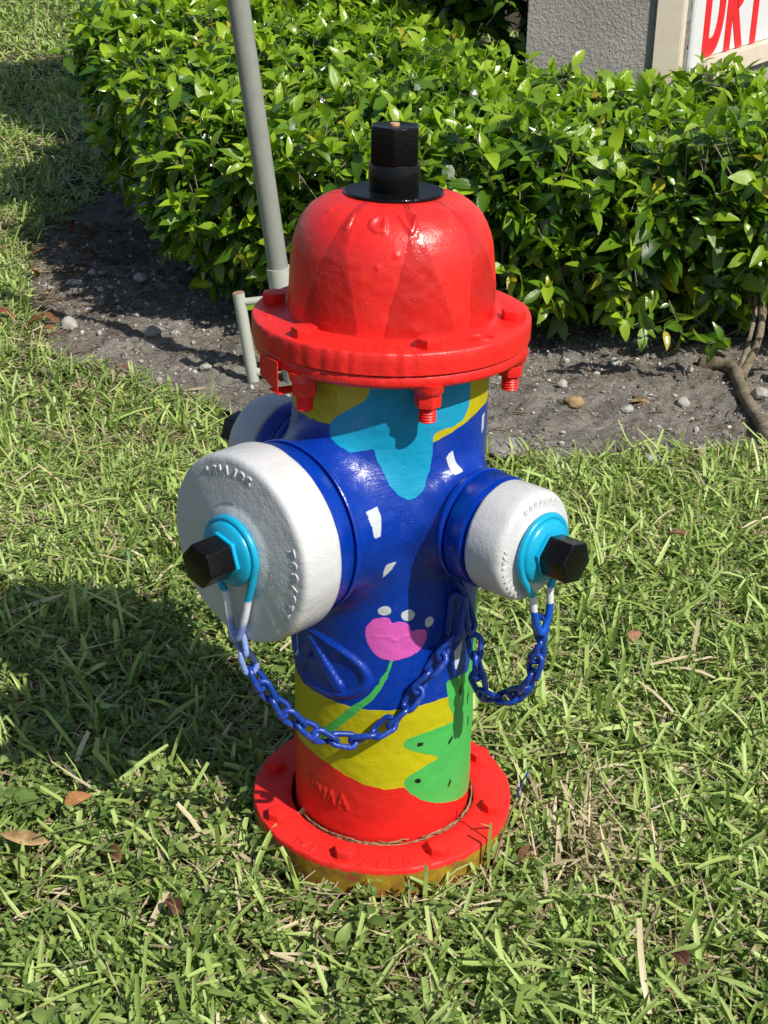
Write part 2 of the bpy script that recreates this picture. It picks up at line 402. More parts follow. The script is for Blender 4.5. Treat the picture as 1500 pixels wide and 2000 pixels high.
    for k, a in A.items():
        a = a + (wob if k not in ('blk',) else 0)
        if k != 'wht' and k != 'blk': a = np.where(np.abs(v[:, 0] * 0 + np.hypot(v[:, 0], v[:, 1])) > .125, np.maximum(a, .01), a)
        at = me.attributes.new(k, 'FLOAT', 'POINT'); at.data.foreach_set('value', a.astype(np.float32))
    for p in me.polygons: p.use_smooth = True
    N = NT('painted_barrel_enamel'); col = None
    f = N.noise(26.0, 4.0, .6)
    dust = N.math('MULTIPLY', N.ramp(N.noise(900.0, 1.0, .5), .66, .70), N.ramp(N.noise(22.0, 2.0), .50, .68))
    blue = N.mix(N.ramp(f, .3, .7), (.0004, .025, .27), (.0006, .040, .36)); blue = N.mix(N.math('MULTIPLY', dust, .35), blue, (.35, .42, .60))
    col = blue
    for k, c in (('yel', YEL), ('red', (.66, .017, .013)), ('grn', GRN), ('cya', CYAN), ('pnk', PINK), ('wht', WHT), ('blk', (.006, .007, .006))):
        fac = N.ramp(N.attr(k), .00025, -.00025)
        cc = c if k == 'blk' else N.mix(N.ramp(f, .3, .7), tuple(x * .92 for x in c), tuple(x * 1.06 for x in c))
        col = N.mix(fac, col, cc)
    matt = N.math('MAXIMUM', N.ramp(N.attr('yel'), .001, -.001), N.ramp(N.attr('pnk'), .001, -.001))
    rough = N.math('MULTIPLY_ADD', matt, .14, N.math('MULTIPLY_ADD', N.noise(55.0, 3.0), .22, .18))
    # each coat ends in a small step of paint
    step = None
    for k in ('yel', 'red', 'grn', 'cya', 'pnk', 'wht'):
        s = N.ramp(N.attr(k), .0006, -.0006); step = s if step is None else N.math('ADD', step, s)
    mp = N.n('ShaderNodeMapping'); mp.inputs['Scale'].default_value = (14, 14, 330); N.l(N.coord(), mp.inputs['Vector'])
    streak = N.noise(1.0, 4.0, .65, mp.outputs[0], .4)
    col = N.mix(N.math('MULTIPLY', N.ramp(streak, .48, .72), .22), col, N.mix(1.0, col, (.72, .72, .72), 'MULTIPLY'))
    nrm = N.bump(streak, .30, .0010, N.bump(step, .25, .0006, lump_normal(N, .45, .4, 95)))
    m = N.done(N.bsdf(col, rough, .5, nrm))
    me.materials.clear(); me.materials.append(m); me.name = 'barrel'
    return link('barrel', me, None, HYD)
barrel = make_barrel()

# collars, caps, nuts -----------------------------------------------------------
def letters_obj(name, J, mat, parent):
    for v, t in J: link(name, mesh_np(name, v, None, t), mat, parent)

def nozzle(M, kind):
    if kind == 'pumper':
        rc, rb, g, c0, c1, big = .0880, .080, .1365, .1382, .1645, True
        cap = [(.078, .1615), (.0930, .1615), (.0948, .163), (.0954, .167), (.0956, .2005), (.0951, .2044), (.0938, .2070), (.0915, .2086), (.088, .2093), (.048, .2098), (.043, .2110), (.039, .2128), (.030, .2134), (0, .2134)]
        wz, wr, hz, hr, he, nm = .2215, .0322, .2255, .0222, .2592, 'pumper_cap'
    else:
        rc, rb, g, c0, c1, big = .0575, .050, .1255, .1272, .156, False
        cap = [(.046, .1530), (.0548, .1530), (.0562, .1545), (.0567, .157), (.0565, .185), (.0559, .1900), (.0544, .1934), (.0518, .1958), (.0485, .1970), (.042, .1976), (.039, .1990), (.036, .2012), (.030, .2022), (0, .2022)]
        wz, wr, hz, hr, he, nm = .2088, .0322, .2128, .0222, .2452, 'hose_cap'
    bm = lathe([(rb - .01, g - .004), (rc - .0065, g - .004), (rc - .0065, c0), (rc - .0012, c0 + .0003), (rc, c0 + .0015), (rc, c1 - .0078), (rc - .0055, c1 - .0070), (rc - .0055, c1), (rb - .01, c1)], 128, M)
    co_ = bm_obj('nozzle_collar', bm, m_blue, HYD, 50)
    rr = .0893 if big else .0588
    bm_obj('neck_rim', lathe([(rb - .012, g - .0115), (rr - .0055, g - .0115), (rr - .0020, g - .0085), (rr - .0004, g - .0055), (rr, g - .0018), (rr - .0008, g - .0004), (rb - .01, g)], 128, M), m_blue, co_, 40)
    cp = bm_obj(nm, lathe(cap, 160, M), m_white, HYD, 60)
    dv = cp.data.vertices
    co = np.array([v.co for v in dv]); dd = .0005 * vnoise(co, 60, 8); nn = np.array([v.normal for v in dv]); co = co + nn * dd[:, None]
    dv.foreach_set('co', co.astype(np.float32).ravel())
    bm_obj('cap_washer', lathe([(0, wz - .005), (wr - .001, wz - .005), (wr, wz - .0042), (wr + .0006, wz - .002), (wr, wz + .0005), (wr - .0025, wz + .003), (wr - .008, wz + .0042), (hr + .001, wz + .0048), (0, wz + .0052)], 96, M), m_turq, cp, 60)
    bm_obj('cap_flange', prism(6, hr + .0022, wz + .004, wz + .0085, M, .0006, R(-12)), m_turq, cp, 40)
    bm_obj('cap_nut', prism(6, hr, hz, he, M, .0017, R(-12), 3), m_black, cp, 40)
    return cp, wz
cap_p, _ = nozzle(MP, 'pumper')
cap_h, _ = nozzle(MH, 'hose')
cap_b, _ = nozzle(MB, 'hose')

def face_place(M, zf):
    Mn = np.array(M)
    def f(a, r, h):
        x = r * np.cos(a); y = r * np.sin(a); z = np.broadcast_to(zf, x.shape) + h
        return np.stack([x, y, z, np.ones_like(x)], 1) @ Mn.T[:, :3]
    return f
J = []; pf = face_place(MP, .2094)
arc_letters(J, '4811785', .079, R(97), R(-7.0), .0155, pf, True, .9)
arc_letters(J, '2287802', .079, R(-8), R(8.2), .0155, pf, False, .7)
letters_obj('cast_letter', J, m_white, cap_p)
J = []; pf = face_place(MH, .1970)
arc_letters(J, '8084955', .0475, R(88), R(-9.0), .0085, pf, True, .9)
arc_letters(J, '9XIIIIIII', .0470, R(205), R(9.5), .0105, pf, False, .8)
letters_obj('cast_letter', J, m_white, cap_h)

# bonnet and flanges --------------------------------------------------------------
def bonnet():
    prof = [(.1035, .6205), (.1026, .6235), (.1022, .640), (.1014, .655), (.1006, .667), (.0993, .680), (.0978, .692), (.0948, .703), (.0902, .7132), (.0845, .7212), (.078, .7275), (.070, .7325), (.060, .7362), (.050, .738), (.046, .7384)]
    pr = np.array(prof); s = np.r_[0, np.cumsum(np.hypot(*np.diff(pr, axis=0).T))]; q = np.linspace(0, s[-1], 100)
    # soft curve through the profile
    def cr(x):
        y = np.interp(q, s, x); 
        for _ in range(6): y[1:-1] = .25 * y[:-2] + .5 * y[1:-1] + .25 * y[2:]
        return y
    rr, zz = cr(pr[:, 0]), cr(pr[:, 1]); n = 420; th = np.arange(n) * 2 * math.pi / n - math.pi
    RR = np.repeat(rr, n); ZZ = np.repeat(zz, n); TT = np.tile(th, len(rr))
    P = np.stack([RR * np.sin(TT), -RR * np.cos(TT), ZZ], 1)
    hw = np.interp(ZZ, [.62, .655, .68, .70, .715, .728, .738], [20.5, 15.5, 10.8, 7.2, 4.8, 4.0, 3.6])
    deg = np.degrees(TT); w = np.full(len(P), -1e9)
    for k, c in enumerate((16, -38, 66, 114, 163, -148, -94)):
        cc = c - (3.0 if k == 0 else -8.0 if k == 1 else 14.0 if k == 2 else 0) * np.clip((ZZ - .622) / .11, 0, 1)
        d = np.abs((deg - cc + 180) % 360 - 180); w = np.maximum(w, (hw - d) * math.pi / 180 * RR)
    w = w + .0010 * vnoise(P, 60, 9) + .0006 * vnoise(P, 260, 10)
    nz = np.gradient(rr); nr = -np.gradient(zz)
    off = .0006 * vnoise(P, 45, 11) + .0004 * vnoise(P, 120, 12) + .0004 * np.clip(w / .0015, 0, 1)
    # raised letters, feet towards the top, and runs of thick paint
    lr = np.interp(ZZ, zz, s[0] + q)   # length along the profile
    def arc(deg_c, L0):                  # local flat coordinates on the dome
        return ((deg - deg_c + 180) % 360 - 180) * math.pi / 180 * .078, q[-1] - lr - L0
    for ch, dc in (('I', -30), ('D', -10), ('A', 11)):
        x, y = arc(dc, .036)
        if ch == 'I': L = [[(0, -.0085), (0, .0085)]]
        elif ch == 'D': L = [[(.006, -.0085), (.006, .0085)], [(.006, .0075), (-.001, .0075), (-.006, .003), (-.006, -.003), (-.001, -.0075), (.006, -.0075)]]
        else: L = [[(-.008, -.0085), (0, .0085)], [(0, .0085), (.008, -.0085)]]
        for ln in L: off = np.maximum(off, .0021 * np.clip((1 - seg_d(x, y, ln) / .0034) * 1.6, 0, 1))
    for dc, L0 in ((2, .066), (-8, .077), (40, .020), (-52, .03)):
        x, y = arc(dc, L0); off = off + .0014 * np.exp(-((x / .0022) ** 2 + (y / .0026) ** 2))
    for dc in (14, 44, -55):
        x, y = arc(dc, .03); off = off + .0012 * np.exp(-(x / .004) ** 2) * np.clip(1 - np.abs(y) / .02, 0, 1)
    Nn = np.stack([np.repeat(-nr, n) * 0 + np.repeat(np.gradient(zz), n) * np.sin(TT), -np.repeat(np.gradient(zz), n) * np.cos(TT), -np.repeat(np.gradient(rr), n)], 1)
    Nn /= np.linalg.norm(Nn, axis=1)[:, None]; P = P + Nn * off[:, None]
    i = np.repeat(np.arange(len(rr) - 1), n); j = np.tile(np.arange(n), len(rr) - 1); j2 = (j + 1) % n
    me = mesh_np('bonnet', P, np.stack([i * n + j, i * n + j2, (i + 1) * n + j2, (i + 1) * n + j], 1), None, {'wedge': w})
    N = NT('striped_red_bonnet_enamel'); f = N.noise(30, 4, .6)
    br = N.mix(N.ramp(f, .3, .7), (.70, .019, .015), (.78, .024, .018)); dk = N.mix(N.ramp(f, .3, .7), (.47, .015, .013), (.56, .019, .015))
    fac = N.ramp(N.attr('wedge'), -.0003, .0003)
    ro = N.math('MULTIPLY_ADD', fac, -.14, N.math('MULTIPLY_ADD', N.noise(50, 3), .25, .26))
    c_ = N.mix(fac, br, dk); g1 = N.noise(12, 5, .7); c_ = N.mix(N.math('MULTIPLY', N.ramp(g1, .55, .75), .28), c_, (.42, .10, .07))
    chip = N.math('MULTIPLY', N.ramp(N.noise(150, 3, .7), .70, .73), N.ramp(N.noise(9, 3), .52, .6)); c_ = N.mix(chip, c_, (.16, .09, .07))
    m = N.done(N.bsdf(c_, ro, .5, lump_normal(N, .5, .5, 80)))
    return link('bonnet', me, m, HYD)
bon = bonnet()

def rough_ring(name, prof, mat, n=256, amp=.0006, parent=None, bosses=None, chisel=0.0):
    bm = lathe(prof, n, closed=True)
    co = np.array([v.co for v in bm.verts]); th = np.arctan2(co[:, 1], co[:, 0]); r = np.hypot(co[:, 0], co[:, 1])
    o = amp * vnoise(co, 40, 13) + amp * .5 * vnoise(co, 130, 14)
    if chisel: o = o - chisel * np.clip(vnoise(np.stack([th * 30, th * 0], 1), 1.0, 15) + .1, 0, 1) * ((th > R(-150)) & (th < R(-80))) * (r > .13)
    sc = (r + o) / r
    for v, s, zo in zip(bm.verts, sc, o): v.co.x *= s; v.co.y *= s; v.co.z += zo * .6
    return bm_obj(name, bm, mat, parent or HYD, 45)
uf = rough_ring('bonnet_flange', [(.090, .5998), (.1375, .5998), (.1387, .6008), (.1389, .612), (.1388, .6195), (.1378, .6215), (.1365, .622), (.119, .6222), (.108, .6225), (.1035, .6245), (.098, .6245)], m_red, 320, .0006, None, None, .0013)
lf = rough_ring('barrel_flange', [(.0945, .5855), (.120, .5855), (.1320, .586), (.1358, .5882), (.1366, .591), (.1367, .5968), (.1355, .5986), (.090, .5986), (.090, .592)], m_red, 320, .0006)
J = []
def flat_place(zf):
    return lambda a, r, h: np.stack([r * np.cos(a), r * np.sin(a), zf + h], 1)
arc_letters(J, 'OCC', .1235, R(-116), R(-5.2), .0085, flat_place(.6218), True, .8)
arc_letters(J, 'WEST', .1235, R(-93), R(-5.0), .0085, flat_place(.6218), True, .8)
arc_letters(J, 'IIINT', .1235, R(-163), R(-5.0), .0110, flat_place(.6218), True, .8)
letters_obj('cast_letter', J, m_red, uf)
# a raised roundel beside the front right bolt
rd = Join(); c = (.121 * math.cos(R(-45)), .121 * math.sin(R(-45)))
for rr in (.0115, .0085): 
    v, q, t = tube_np([(c[0] + rr * math.cos(a), c[1] + rr * .8 * math.sin(a), .6222) for a in np.arange(40) * math.pi / 20], .0007, 6, True); rd.add(v, q, t)
link('raised_roundel', rd.mesh('raised_roundel'), m_red, uf)

def head_m(az, rad, z, tilt=0.0): return Matrix.Translation((rad * math.cos(R(az)), rad * math.sin(R(az)), z)) @ Matrix.Rotation(R(az) + tilt, 4, 'Z')
for k, az in enumerate((-132, -73, -10, 48, 108, 168)):
    M = head_m(az, .1215, .622, R(15 + 17 * k))
    b = bm_obj('bolt', prism(6, .0127, -.001, .0095, M, .0011), m_red, HYD, 35)
    M2 = head_m(az, .1215, 0, R(40 + 23 * k))
    bm_obj('bolt_boss', lathe([(0, .5785), (.0138, .5785), (.0146, .5795), (.0155, .584), (.0170, .589), (0, .590)], 40, M2), m_red, b, 40)
    bm_obj('nut', prism(6, .0130, .5645, .5788, M2, .0014), m_red, b, 35)
    th = [(0, .5490), (.0072, .5490)]
    for i in range(6): th += [(.0087, .5503 + i * .0027), (.0076, .5516 + i * .0027)]
    bm_obj('thread', lathe(th + [(.0085, .5665), (0, .5665)], 32, M2), m_red, b, 30)
# bent metal tag caught under the left front nut
def tag_plate():
    az = R(-145); t = Vector((-math.sin(az), math.cos(az), 0)); n = Vector((math.cos(az), math.sin(az), 0)); up = Vector((0, 0, 1))
    P0 = n * .1405; th = .0013; w0, w1 = -.017, .016
    def quad(bm, pts, nrm):
        a = [bm.verts.new(p) for p in pts]; b = [bm.verts.new(p + nrm * th) for p in pts]
        bm.faces.new(a); bm.faces.new(b[::-1])
        for i in range(4): bm.faces.new((a[i], b[i], b[(i + 1) % 4], a[(i + 1) % 4]))
    bm = bmesh.new()
    quad(bm, [P0 + t * w0 + up * .576, P0 + t * w1 + up * .5655, P0 + t * w1 + up * .5975, P0 + t * w0 + up * .5975], n)
    quad(bm, [P0 + t * -.004 + up * .5638, P0 + t * w1 + up * .5638, P0 - n * .034 + t * w1 + up * .5640, P0 - n * .034 + t * .002 + up * .5640], up)
    bmesh.ops.bevel(bm, geom=list(bm.edges), offset=.0004, segments=1, affect='EDGES')
    return bm_obj('metal_tag', bm, m_red, HYD, 30)
tag_plate()

# operating nut -------------------------------------------------------------------
bm_obj('weather_washer', lathe([(0, .7365), (.0475, .7365), (.0482, .7372), (.0484, .7405), (.0476, .7415), (.036, .7420), (0, .7422)], 96), m_black, HYD, 40)
on = bm_obj('operating_nut', lathe([(0, .742), (.0248, .742), (.0250, .7425), (.0249, .7660), (.0243, .7672), (.0225, .7678), (0, .7678)], 72), m_black, HYD, 40)
bm_obj('nut_head', prism(6, .0256, .7674, .8022, None, .0018, R(-92), 3), m_black, on, 35)
m_brass = enamel('worn_brass', (.55, .33, .16), .4, .6, .3, .3)
bm_obj('brass_plug', lathe([(0, .8020), (.0048, .8020), (.0046, .8042), (.003, .8047), (0, .8048)], 32, Matrix.Translation((-.0005, -.001, 0))), m_brass, on, 50)

# base flange ----------------------------------------------------------------------
N = NT('red_over_old_yellow_paint'); z = N.n('ShaderNodeSeparateXYZ'); N.l(N.coord(), z.inputs[0])
edge = N.math('ADD', z.outputs['Z'], N.math('MULTIPLY_ADD', N.noise(90, 4, .6), .012, -.006))
old = N.mix(N.ramp(N.noise(35, 5, .65), .35, .65), (.40, .24, .015), (.16, .085, .02)); old = N.mix(N.ramp(N.noise(70, 4, .7), .58, .68), old, (.42, .045, .02))
fresh = N.mix(N.ramp(N.noise(30, 3), .3, .7), (.72, .019, .015), (.80, .024, .018))
cr = N.n('ShaderNodeTexVoronoi', feature='DISTANCE_TO_EDGE'); cr.inputs['Scale'].default_value = 26; N.l(N.coord(), cr.inputs['Vector'])
crack = N.math('MULTIPLY', N.ramp(cr.outputs['Distance'], .018, .004), N.ramp(N.noise(14, 2), .56, .62))
m_base = N.done(N.bsdf(N.mix(N.ramp(edge, .0425, .0440), old, fresh), .55, .4, N.bump(crack, -.6, .0015, lump_normal(N, .35, .25, 60))))
bf = rough_ring('base_flange', [(.1055, .010), (.1400, .006), (.1478, .012), (.1486, .042), (.1488, .0475), (.1475, .0498), (.146, .0502), (.118, .0502), (.1075, .0500), (.1055, .0485)], m_base, 320, .0008)
J = []
arc_letters(J, '0512', .1385, R(-88), R(-6.5), .0175, flat_place(.0498), True, .9)
arc_letters(J, 'IW', .1360, R(-126), R(-7), .0185, flat_place(.0498), True, .9)
letters_obj('cast_letter', J, m_redbase, bf)
for k in range(8):
    az = -152 + 45.1 * k; M = head_m(az, .1315, .0500, R(9 + 23 * k))
    bm = prism(6, .0122, -.001, .0105, M, .0010); b = bm_obj('bolt', bm, m_redbase, HYD, 35)
    bm_obj('bolt_washer', lathe([(0, -.001), (.0134, -.001), (.0134, .0012), (0, .0012)], 32, head_m(az, .1315, .0500)), m_redbase, b, 35)
# dry grass packed in the gap between barrel and base flange
J = Join()
for k in range(60):
    a = rng.uniform(-150, 20); L = rng.uniform(8, 22); zz = rng.uniform(.046, .0525)
    pth = [(.1035 * math.cos(R(a + L * t)) + rng.normal(0, .0006), .1035 * math.sin(R(a + L * t)) + rng.normal(0, .0006), zz + rng.normal(0, .001)) for t in np.linspace(0, 1, 5)]
    v, q, t = tube_np(pth, rng.uniform(.0004, .0010), 4); J.add(v, q, t)
N = NT('dry_grass_packing'); m_pack = N.done(N.bsdf(N.mix(N.noise(200, 2), (.10, .06, .03), (.45, .32, .17)), .8, .2))
tag(link('packed_straw', J.mesh('packed_straw'), m_pack, HYD), kind='stuff')

# chains ---------------------------------------------------------------------------
N = NT('chain_hook_enamel'); dz = N.math('SUBTRACT', N.attr('lift'), N.math('MULTIPLY_ADD', N.noise(90, 2), .004, -.002))
bandA = N.ramp(dz, -.0435, -.0425); bandB = N.ramp(dz, -.074, -.066)
m_hook_p = N.done(N.bsdf(N.mix(bandA, N.mix(bandB, (.24, .31, .60), (.72, .75, .80)), TURQ), .3, .5, lump_normal(N, .3, .3)))
N = NT('hose_chain_hook_enamel'); dz = N.math('SUBTRACT', N.attr('lift'), N.math('MULTIPLY_ADD', N.noise(90, 2), .003, -.0015))
m_hook_h = N.done(N.bsdf(N.mix(N.ramp(dz, -.0455, -.0450), N.mix(N.ramp(dz, -.0635, -.0630), (.006, .085, .50), (.72, .74, .74)), TURQ), .28, .5, lump_normal(N, .3, .3)))

def hook(name, M, a, pts, rad, mat):
    L = smooth_path([(x, y, a) for x, y in pts], 120, True); v, q, t = tube_np(L, rad, 10, True)
    lift = v[:, 1].copy(); Mn = np.array(M); v = np.c_[v, np.ones(len(v))] @ Mn.T[:, :3]
    return link(name, mesh_np(name, v, q, None, {'lift': lift}), mat, HYD)
circ = lambda r, a0, a1, n: [(r * math.cos(R(x)), r * math.sin(R(x))) for x in np.linspace(a0, a1, n)]
hp = hook('chain', MP, .2168, [(.003, -.092), (-.002, -.086), (-.0060, -.066), (-.010, -.047), (-.022, -.030)] + circ(.0345, 205, -25, 9) + [(.028, -.027), (.0230, -.042), (.0175, -.063), (.0090, -.086)], .0038, m_hook_p)
hh = hook('chain', MH, .2050, [(.0070, -.0935), (-.0005, -.083), (-.0075, -.064), (-.0120, -.046), (-.023, -.030)] + circ(.0348, 208, -22, 9) + [(.027, -.024), (.0170, -.046), (.0180, -.066), (.0152, -.084)], .0038, m_hook_h)

def link_mesh(name, s, r, wr, twist=.5, mat=None):
    P = []
    for a in np.linspace(-90, 90, 9): P.append((s / 2 + r * math.cos(R(a)), r * math.sin(R(a)), 0))
    for a in np.linspace(90, 270, 9): P.append((-s / 2 + r * math.cos(R(a)), r * math.sin(R(a)), 0))
    P = np.array(P); L = P[:, 0] / (s / 2 + r); c, sn = np.cos(twist * L), np.sin(twist * L)
    P = np.stack([P[:, 0], P[:, 1] * c, P[:, 1] * sn], 1); P = smooth_path(P, 30, True)
    v, q, t = tube_np(P, wr, 8, True); me = mesh_np(name, v, q, None); me.materials.append(mat); return me
lm = [link_mesh('link', .0142, .0072, .0032, tw, m_chain) for tw in (.45, .6, .3)]
lp = link_mesh('link', .0142, .0072, .0032, .45, m_palechain)
lhook = link_mesh('link', .034, .0075, .0032, .25, m_chain)
def frame(x, roll, pos):
    x = Vector(x).normalized(); z = Vector((0, 0, 1)) if abs(x.z) < .9 else Vector((0, 1, 0)); y = z.cross(x).normalized(); z = x.cross(y)
    c, s = math.cos(roll), math.sin(roll); y, z = y * c + z * s, z * c - y * s
    return Matrix(((x.x, y.x, z.x, pos[0]), (x.y, y.y, z.y, pos[1]), (x.z, y.z, z.z, pos[2]), (0, 0, 0, 1)))
def chain(parent, pts, pitch, pale, roll0):
    P = np.array(smooth_path(pts, 400)); d = np.r_[0, np.cumsum(np.linalg.norm(np.diff(P, axis=0), axis=1))]
    n = max(1, round(d[-1] / pitch)); s = np.linspace(0, d[-1], n + 1); Q = np.stack([np.interp(s, d, P[:, k]) for k in range(3)], 1)
    for i in range(n):
        me = lp if i < pale else lm[i % 3]
        o = link('link', me, None, parent)
        o.matrix_local = frame(Q[i + 1] - Q[i], roll0 + (i % 2) * math.pi / 2 + rng.normal(0, .16), (Q[i] + Q[i + 1]) / 2 + rng.normal(0, .0008, 3))
LEFT = [(-.1452, -.1590, .3400), (-.1369, -.1559, .3116), (-.1252, -.1515, .2858), (-.1108, -.1461, .2559), (-.0924, -.1392, .2306), (-.0730, -.1319, .2109), (-.0470, -.1225, .1956), (-.0206, -.1170, .1928), (.0032, -.1130, .2066), (.0235, -.1065, .2273), (.0435, -.0990, .2604), (.0600, -.0905, .2847), (.0690, -.0855, .3010)]
RIGHT = [(.1551, -.1274, .3440), (.1570, -.1290, .3292), (.1525, -.1249, .3002), (.1483, -.1211, .2707), (.1397, -.1130, .2503), (.1204, -.0952, .2357), (.1028, -.0800, .2302), (.0978, -.0752, .2472), (.0945, -.0712, .2695), (.0930, -.0685, .2910)]
chain(hp, LEFT, .0218, 2, .6); chain(hh, RIGHT, .0220, 0, .9)
for par, a, b, ro in ((hp, (.0745, -.0815, .3500), (.0690, -.0850, .2965), .5), (hh, (.0790, -.0760, .3540), (.0925, -.0690, .2900), 1.9)):
    o = link('link', lhook, None, par); a = Vector(a); b = Vector(b); o.matrix_local = frame(b - a, ro, (a + b) / 2)
v, q, t = tube_np(smooth_path([(.060, -.066, .366), (.072, -.078, .362), (.080, -.083, .352), (.0815, -.076, .343), (.070, -.063, .345)], 30), .004, 8)
link('chain_lug', mesh_np('chain_lug', v, q, t), m_chain, HYD)

# ------------------------------------------------------------------ ground and planting bed
BED = np.array([(-.90, 2.05), (-.853, 1.863), (-.729, 1.675), (-.568, 1.545), (-.444, 1.455), (-.351, 1.40), (-.2, 1.27), (0, 1.17), (.185, 1.122), (.33, 1.118), (.531, 1.165), (.737, 1.202), (1.4, 1.26), (2.6, 1.5), (2.6, 5.0), (-.2, 5.0), (-.85, 4.2), (-.96, 3.5), (-1.0, 3.2), (-1.06, 2.9), (-1.0, 2.36)])
def bed_sd(x, y): return poly_sd(x, y, BED)

def grid_sheet(name, xs, ys, hfun, keep=None):
    X, Y = np.meshgrid(xs, ys); p = np.stack([X.ravel(), Y.ravel()], 1); z = hfun(p); nx = len(xs)
    i, j = np.meshgrid(np.arange(nx - 1), np.arange(len(ys) - 1)); a = (j * nx + i).ravel(); q = np.stack([a, a + 1, a + nx + 1, a + nx], 1)
    if keep is not None:
        k = keep(p); q = q[k[q].all(axis=1)]; use = np.zeros(len(p), bool); use[q.ravel()] = True; m = np.cumsum(use) - 1; p, z, q = p[use], z[use], m[q]
    return mesh_np(name, np.c_[p, z], q)

N = NT('lawn_soil'); c = N.coord('Object')
m_soil = N.done(N.bsdf(N.mix(N.ramp(N.noise(35, 6, .7), .35, .65), (.035, .026, .016), (.095, .075, .045)), .95, .1, N.bump(N.noise(120, 5, .7), .8, .01)))
xs = np.r_[-120, -60, -30, -15, -8, np.linspace(-5, 5, 200), 8, 15, 30, 60, 120]; ys = np.r_[-60, -20, -8, -4, np.linspace(-2, 8, 200), 10, 14, 20, 40, 80, 160]
g = link('ground', grid_sheet('ground', xs, ys, lambda p: -.016 + .012 * np.exp(-((np.hypot(p[:, 0], p[:, 1]) - .165) / .045) ** 2) + .004 * vnoise(p, 9, 1) - .012 * (bed_sd(p[:, 0], p[:, 1]) < 0)), m_soil); tag(g, kind='structure')

N = NT('grey_sandy_soil')
n1 = N.noise(7, 5, .65); n2 = N.noise(60, 5, .7); n3 = N.noise(420, 3, .6)
c = N.mix(N.ramp(n1, .35, .65), (.170, .150, .126), (.320, .292, .255)); c = N.mix(N.math('MULTIPLY', N.ramp(n2, .5, .7), .6), c, (.085, .068, .052))
v = N.n('ShaderNodeTexVoronoi'); v.inputs['Scale'].default_value = 210; N.l(N.coord(), v.inputs['Vector'])
sp = N.math('MULTIPLY', N.ramp(v.outputs['Distance'], .30, .18), N.ramp(n3, .52, .6)); c = N.mix(N.math('MULTIPLY', sp, .8), c, (.52, .49, .43))
m_dirt = N.done(N.bsdf(c, .92, .2, N.bump(n3, .8, .004, N.bump(n2, .9, .016))))
def bed_h(p):
    d = -bed_sd(p[:, 0], p[:, 1]); e = np.clip(d / .10, 0, 1)
    return .002 - .006 * (1 - e) + .011 * e * vnoise(p, 5, 2) + .008 * e * vnoise(p, 17, 3) + .006 * e * vnoise(p, 55, 4) + .0035 * e * vnoise(p, 130, 5)
bed = link('dirt_bed', grid_sheet('dirt_bed', np.r_[np.linspace(-1.15, 1.1, 300), np.linspace(1.14, 2.6, 30)], np.r_[np.linspace(1.05, 2.5, 220), np.linspace(2.53, 5.0, 70)], bed_h, lambda p: bed_sd(p[:, 0], p[:, 1]) < .012), m_dirt); tag(bed, kind='structure')
def bed_z(x, y): return float(bed_h(np.array([[x, y]]))[0])

# stones --------------------------------------------------------------------------------
def stone_mesh(seed, flat, sub=3, mat=None):
    bm = bmesh.new(); bmesh.ops.create_icosphere(bm, subdivisions=sub, radius=.5)
    co = np.array([v.co for v in bm.verts]); r = 1 + .30 * vnoise(co, 2.1, seed) + .16 * vnoise(co, 5, seed + 1) + .06 * vnoise(co, 12, seed + 2)
    pl = np.random.default_rng(seed).normal(size=(5, 3)); pl /= np.linalg.norm(pl, axis=1)[:, None]
    P = co * r[:, None]
    for n in pl:
        d = P @ n; P = P - np.clip(d - .36, 0, 1)[:, None] * n * .8
    P[:, 2] *= flat
    for v, p in zip(bm.verts, P): v.co = p
    me = bpy.data.meshes.new('stone'); bm.to_mesh(me); bm.free()
    for p in me.polygons: p.use_smooth = sub > 1
    me.materials.append(mat); return me
def stone_mat(name, a, b):
    N = NT(name); oi = N.n('ShaderNodeObjectInfo'); f = N.noise(5, 6, .7)
    c = N.mix(N.ramp(f, .35, .65), a, b); return N.done(N.bsdf(c, .9, .2, N.bump(N.noise(16, 6, .7), .5, .05)))
m_pale = stone_mat('pale_limestone', (.38, .355, .31), (.60, .575, .52)); m_tan = stone_mat('tan_stone', (.36, .24, .11), (.52, .38, .20)); m_grey = stone_mat('grey_stone', (.22, .205, .185), (.40, .38, .34))
sm_p = [stone_mesh(40 + k, .55 + .05 * k, 3, m_pale) for k in range(6)]; sm_g = [stone_mesh(70 + k, .55 + .05 * k, 3, m_grey) for k in range(4)]; sm_t = [stone_mesh(90, .8, 3, m_tan)]
def stone(me, x, y, s, label, group=None, sx=1.0, rz=None, sink=.25):
    o = link('stone', me); o.scale = (s * sx, s, s); o.rotation_euler = (rng.normal(0, .15), rng.normal(0, .15), rng.uniform(0, 6.28) if rz is None else rz)
    o.location = (x, y, bed_z(x, y) + s * .3 * (1 - sink)); tag(o, label, 'stone', group)
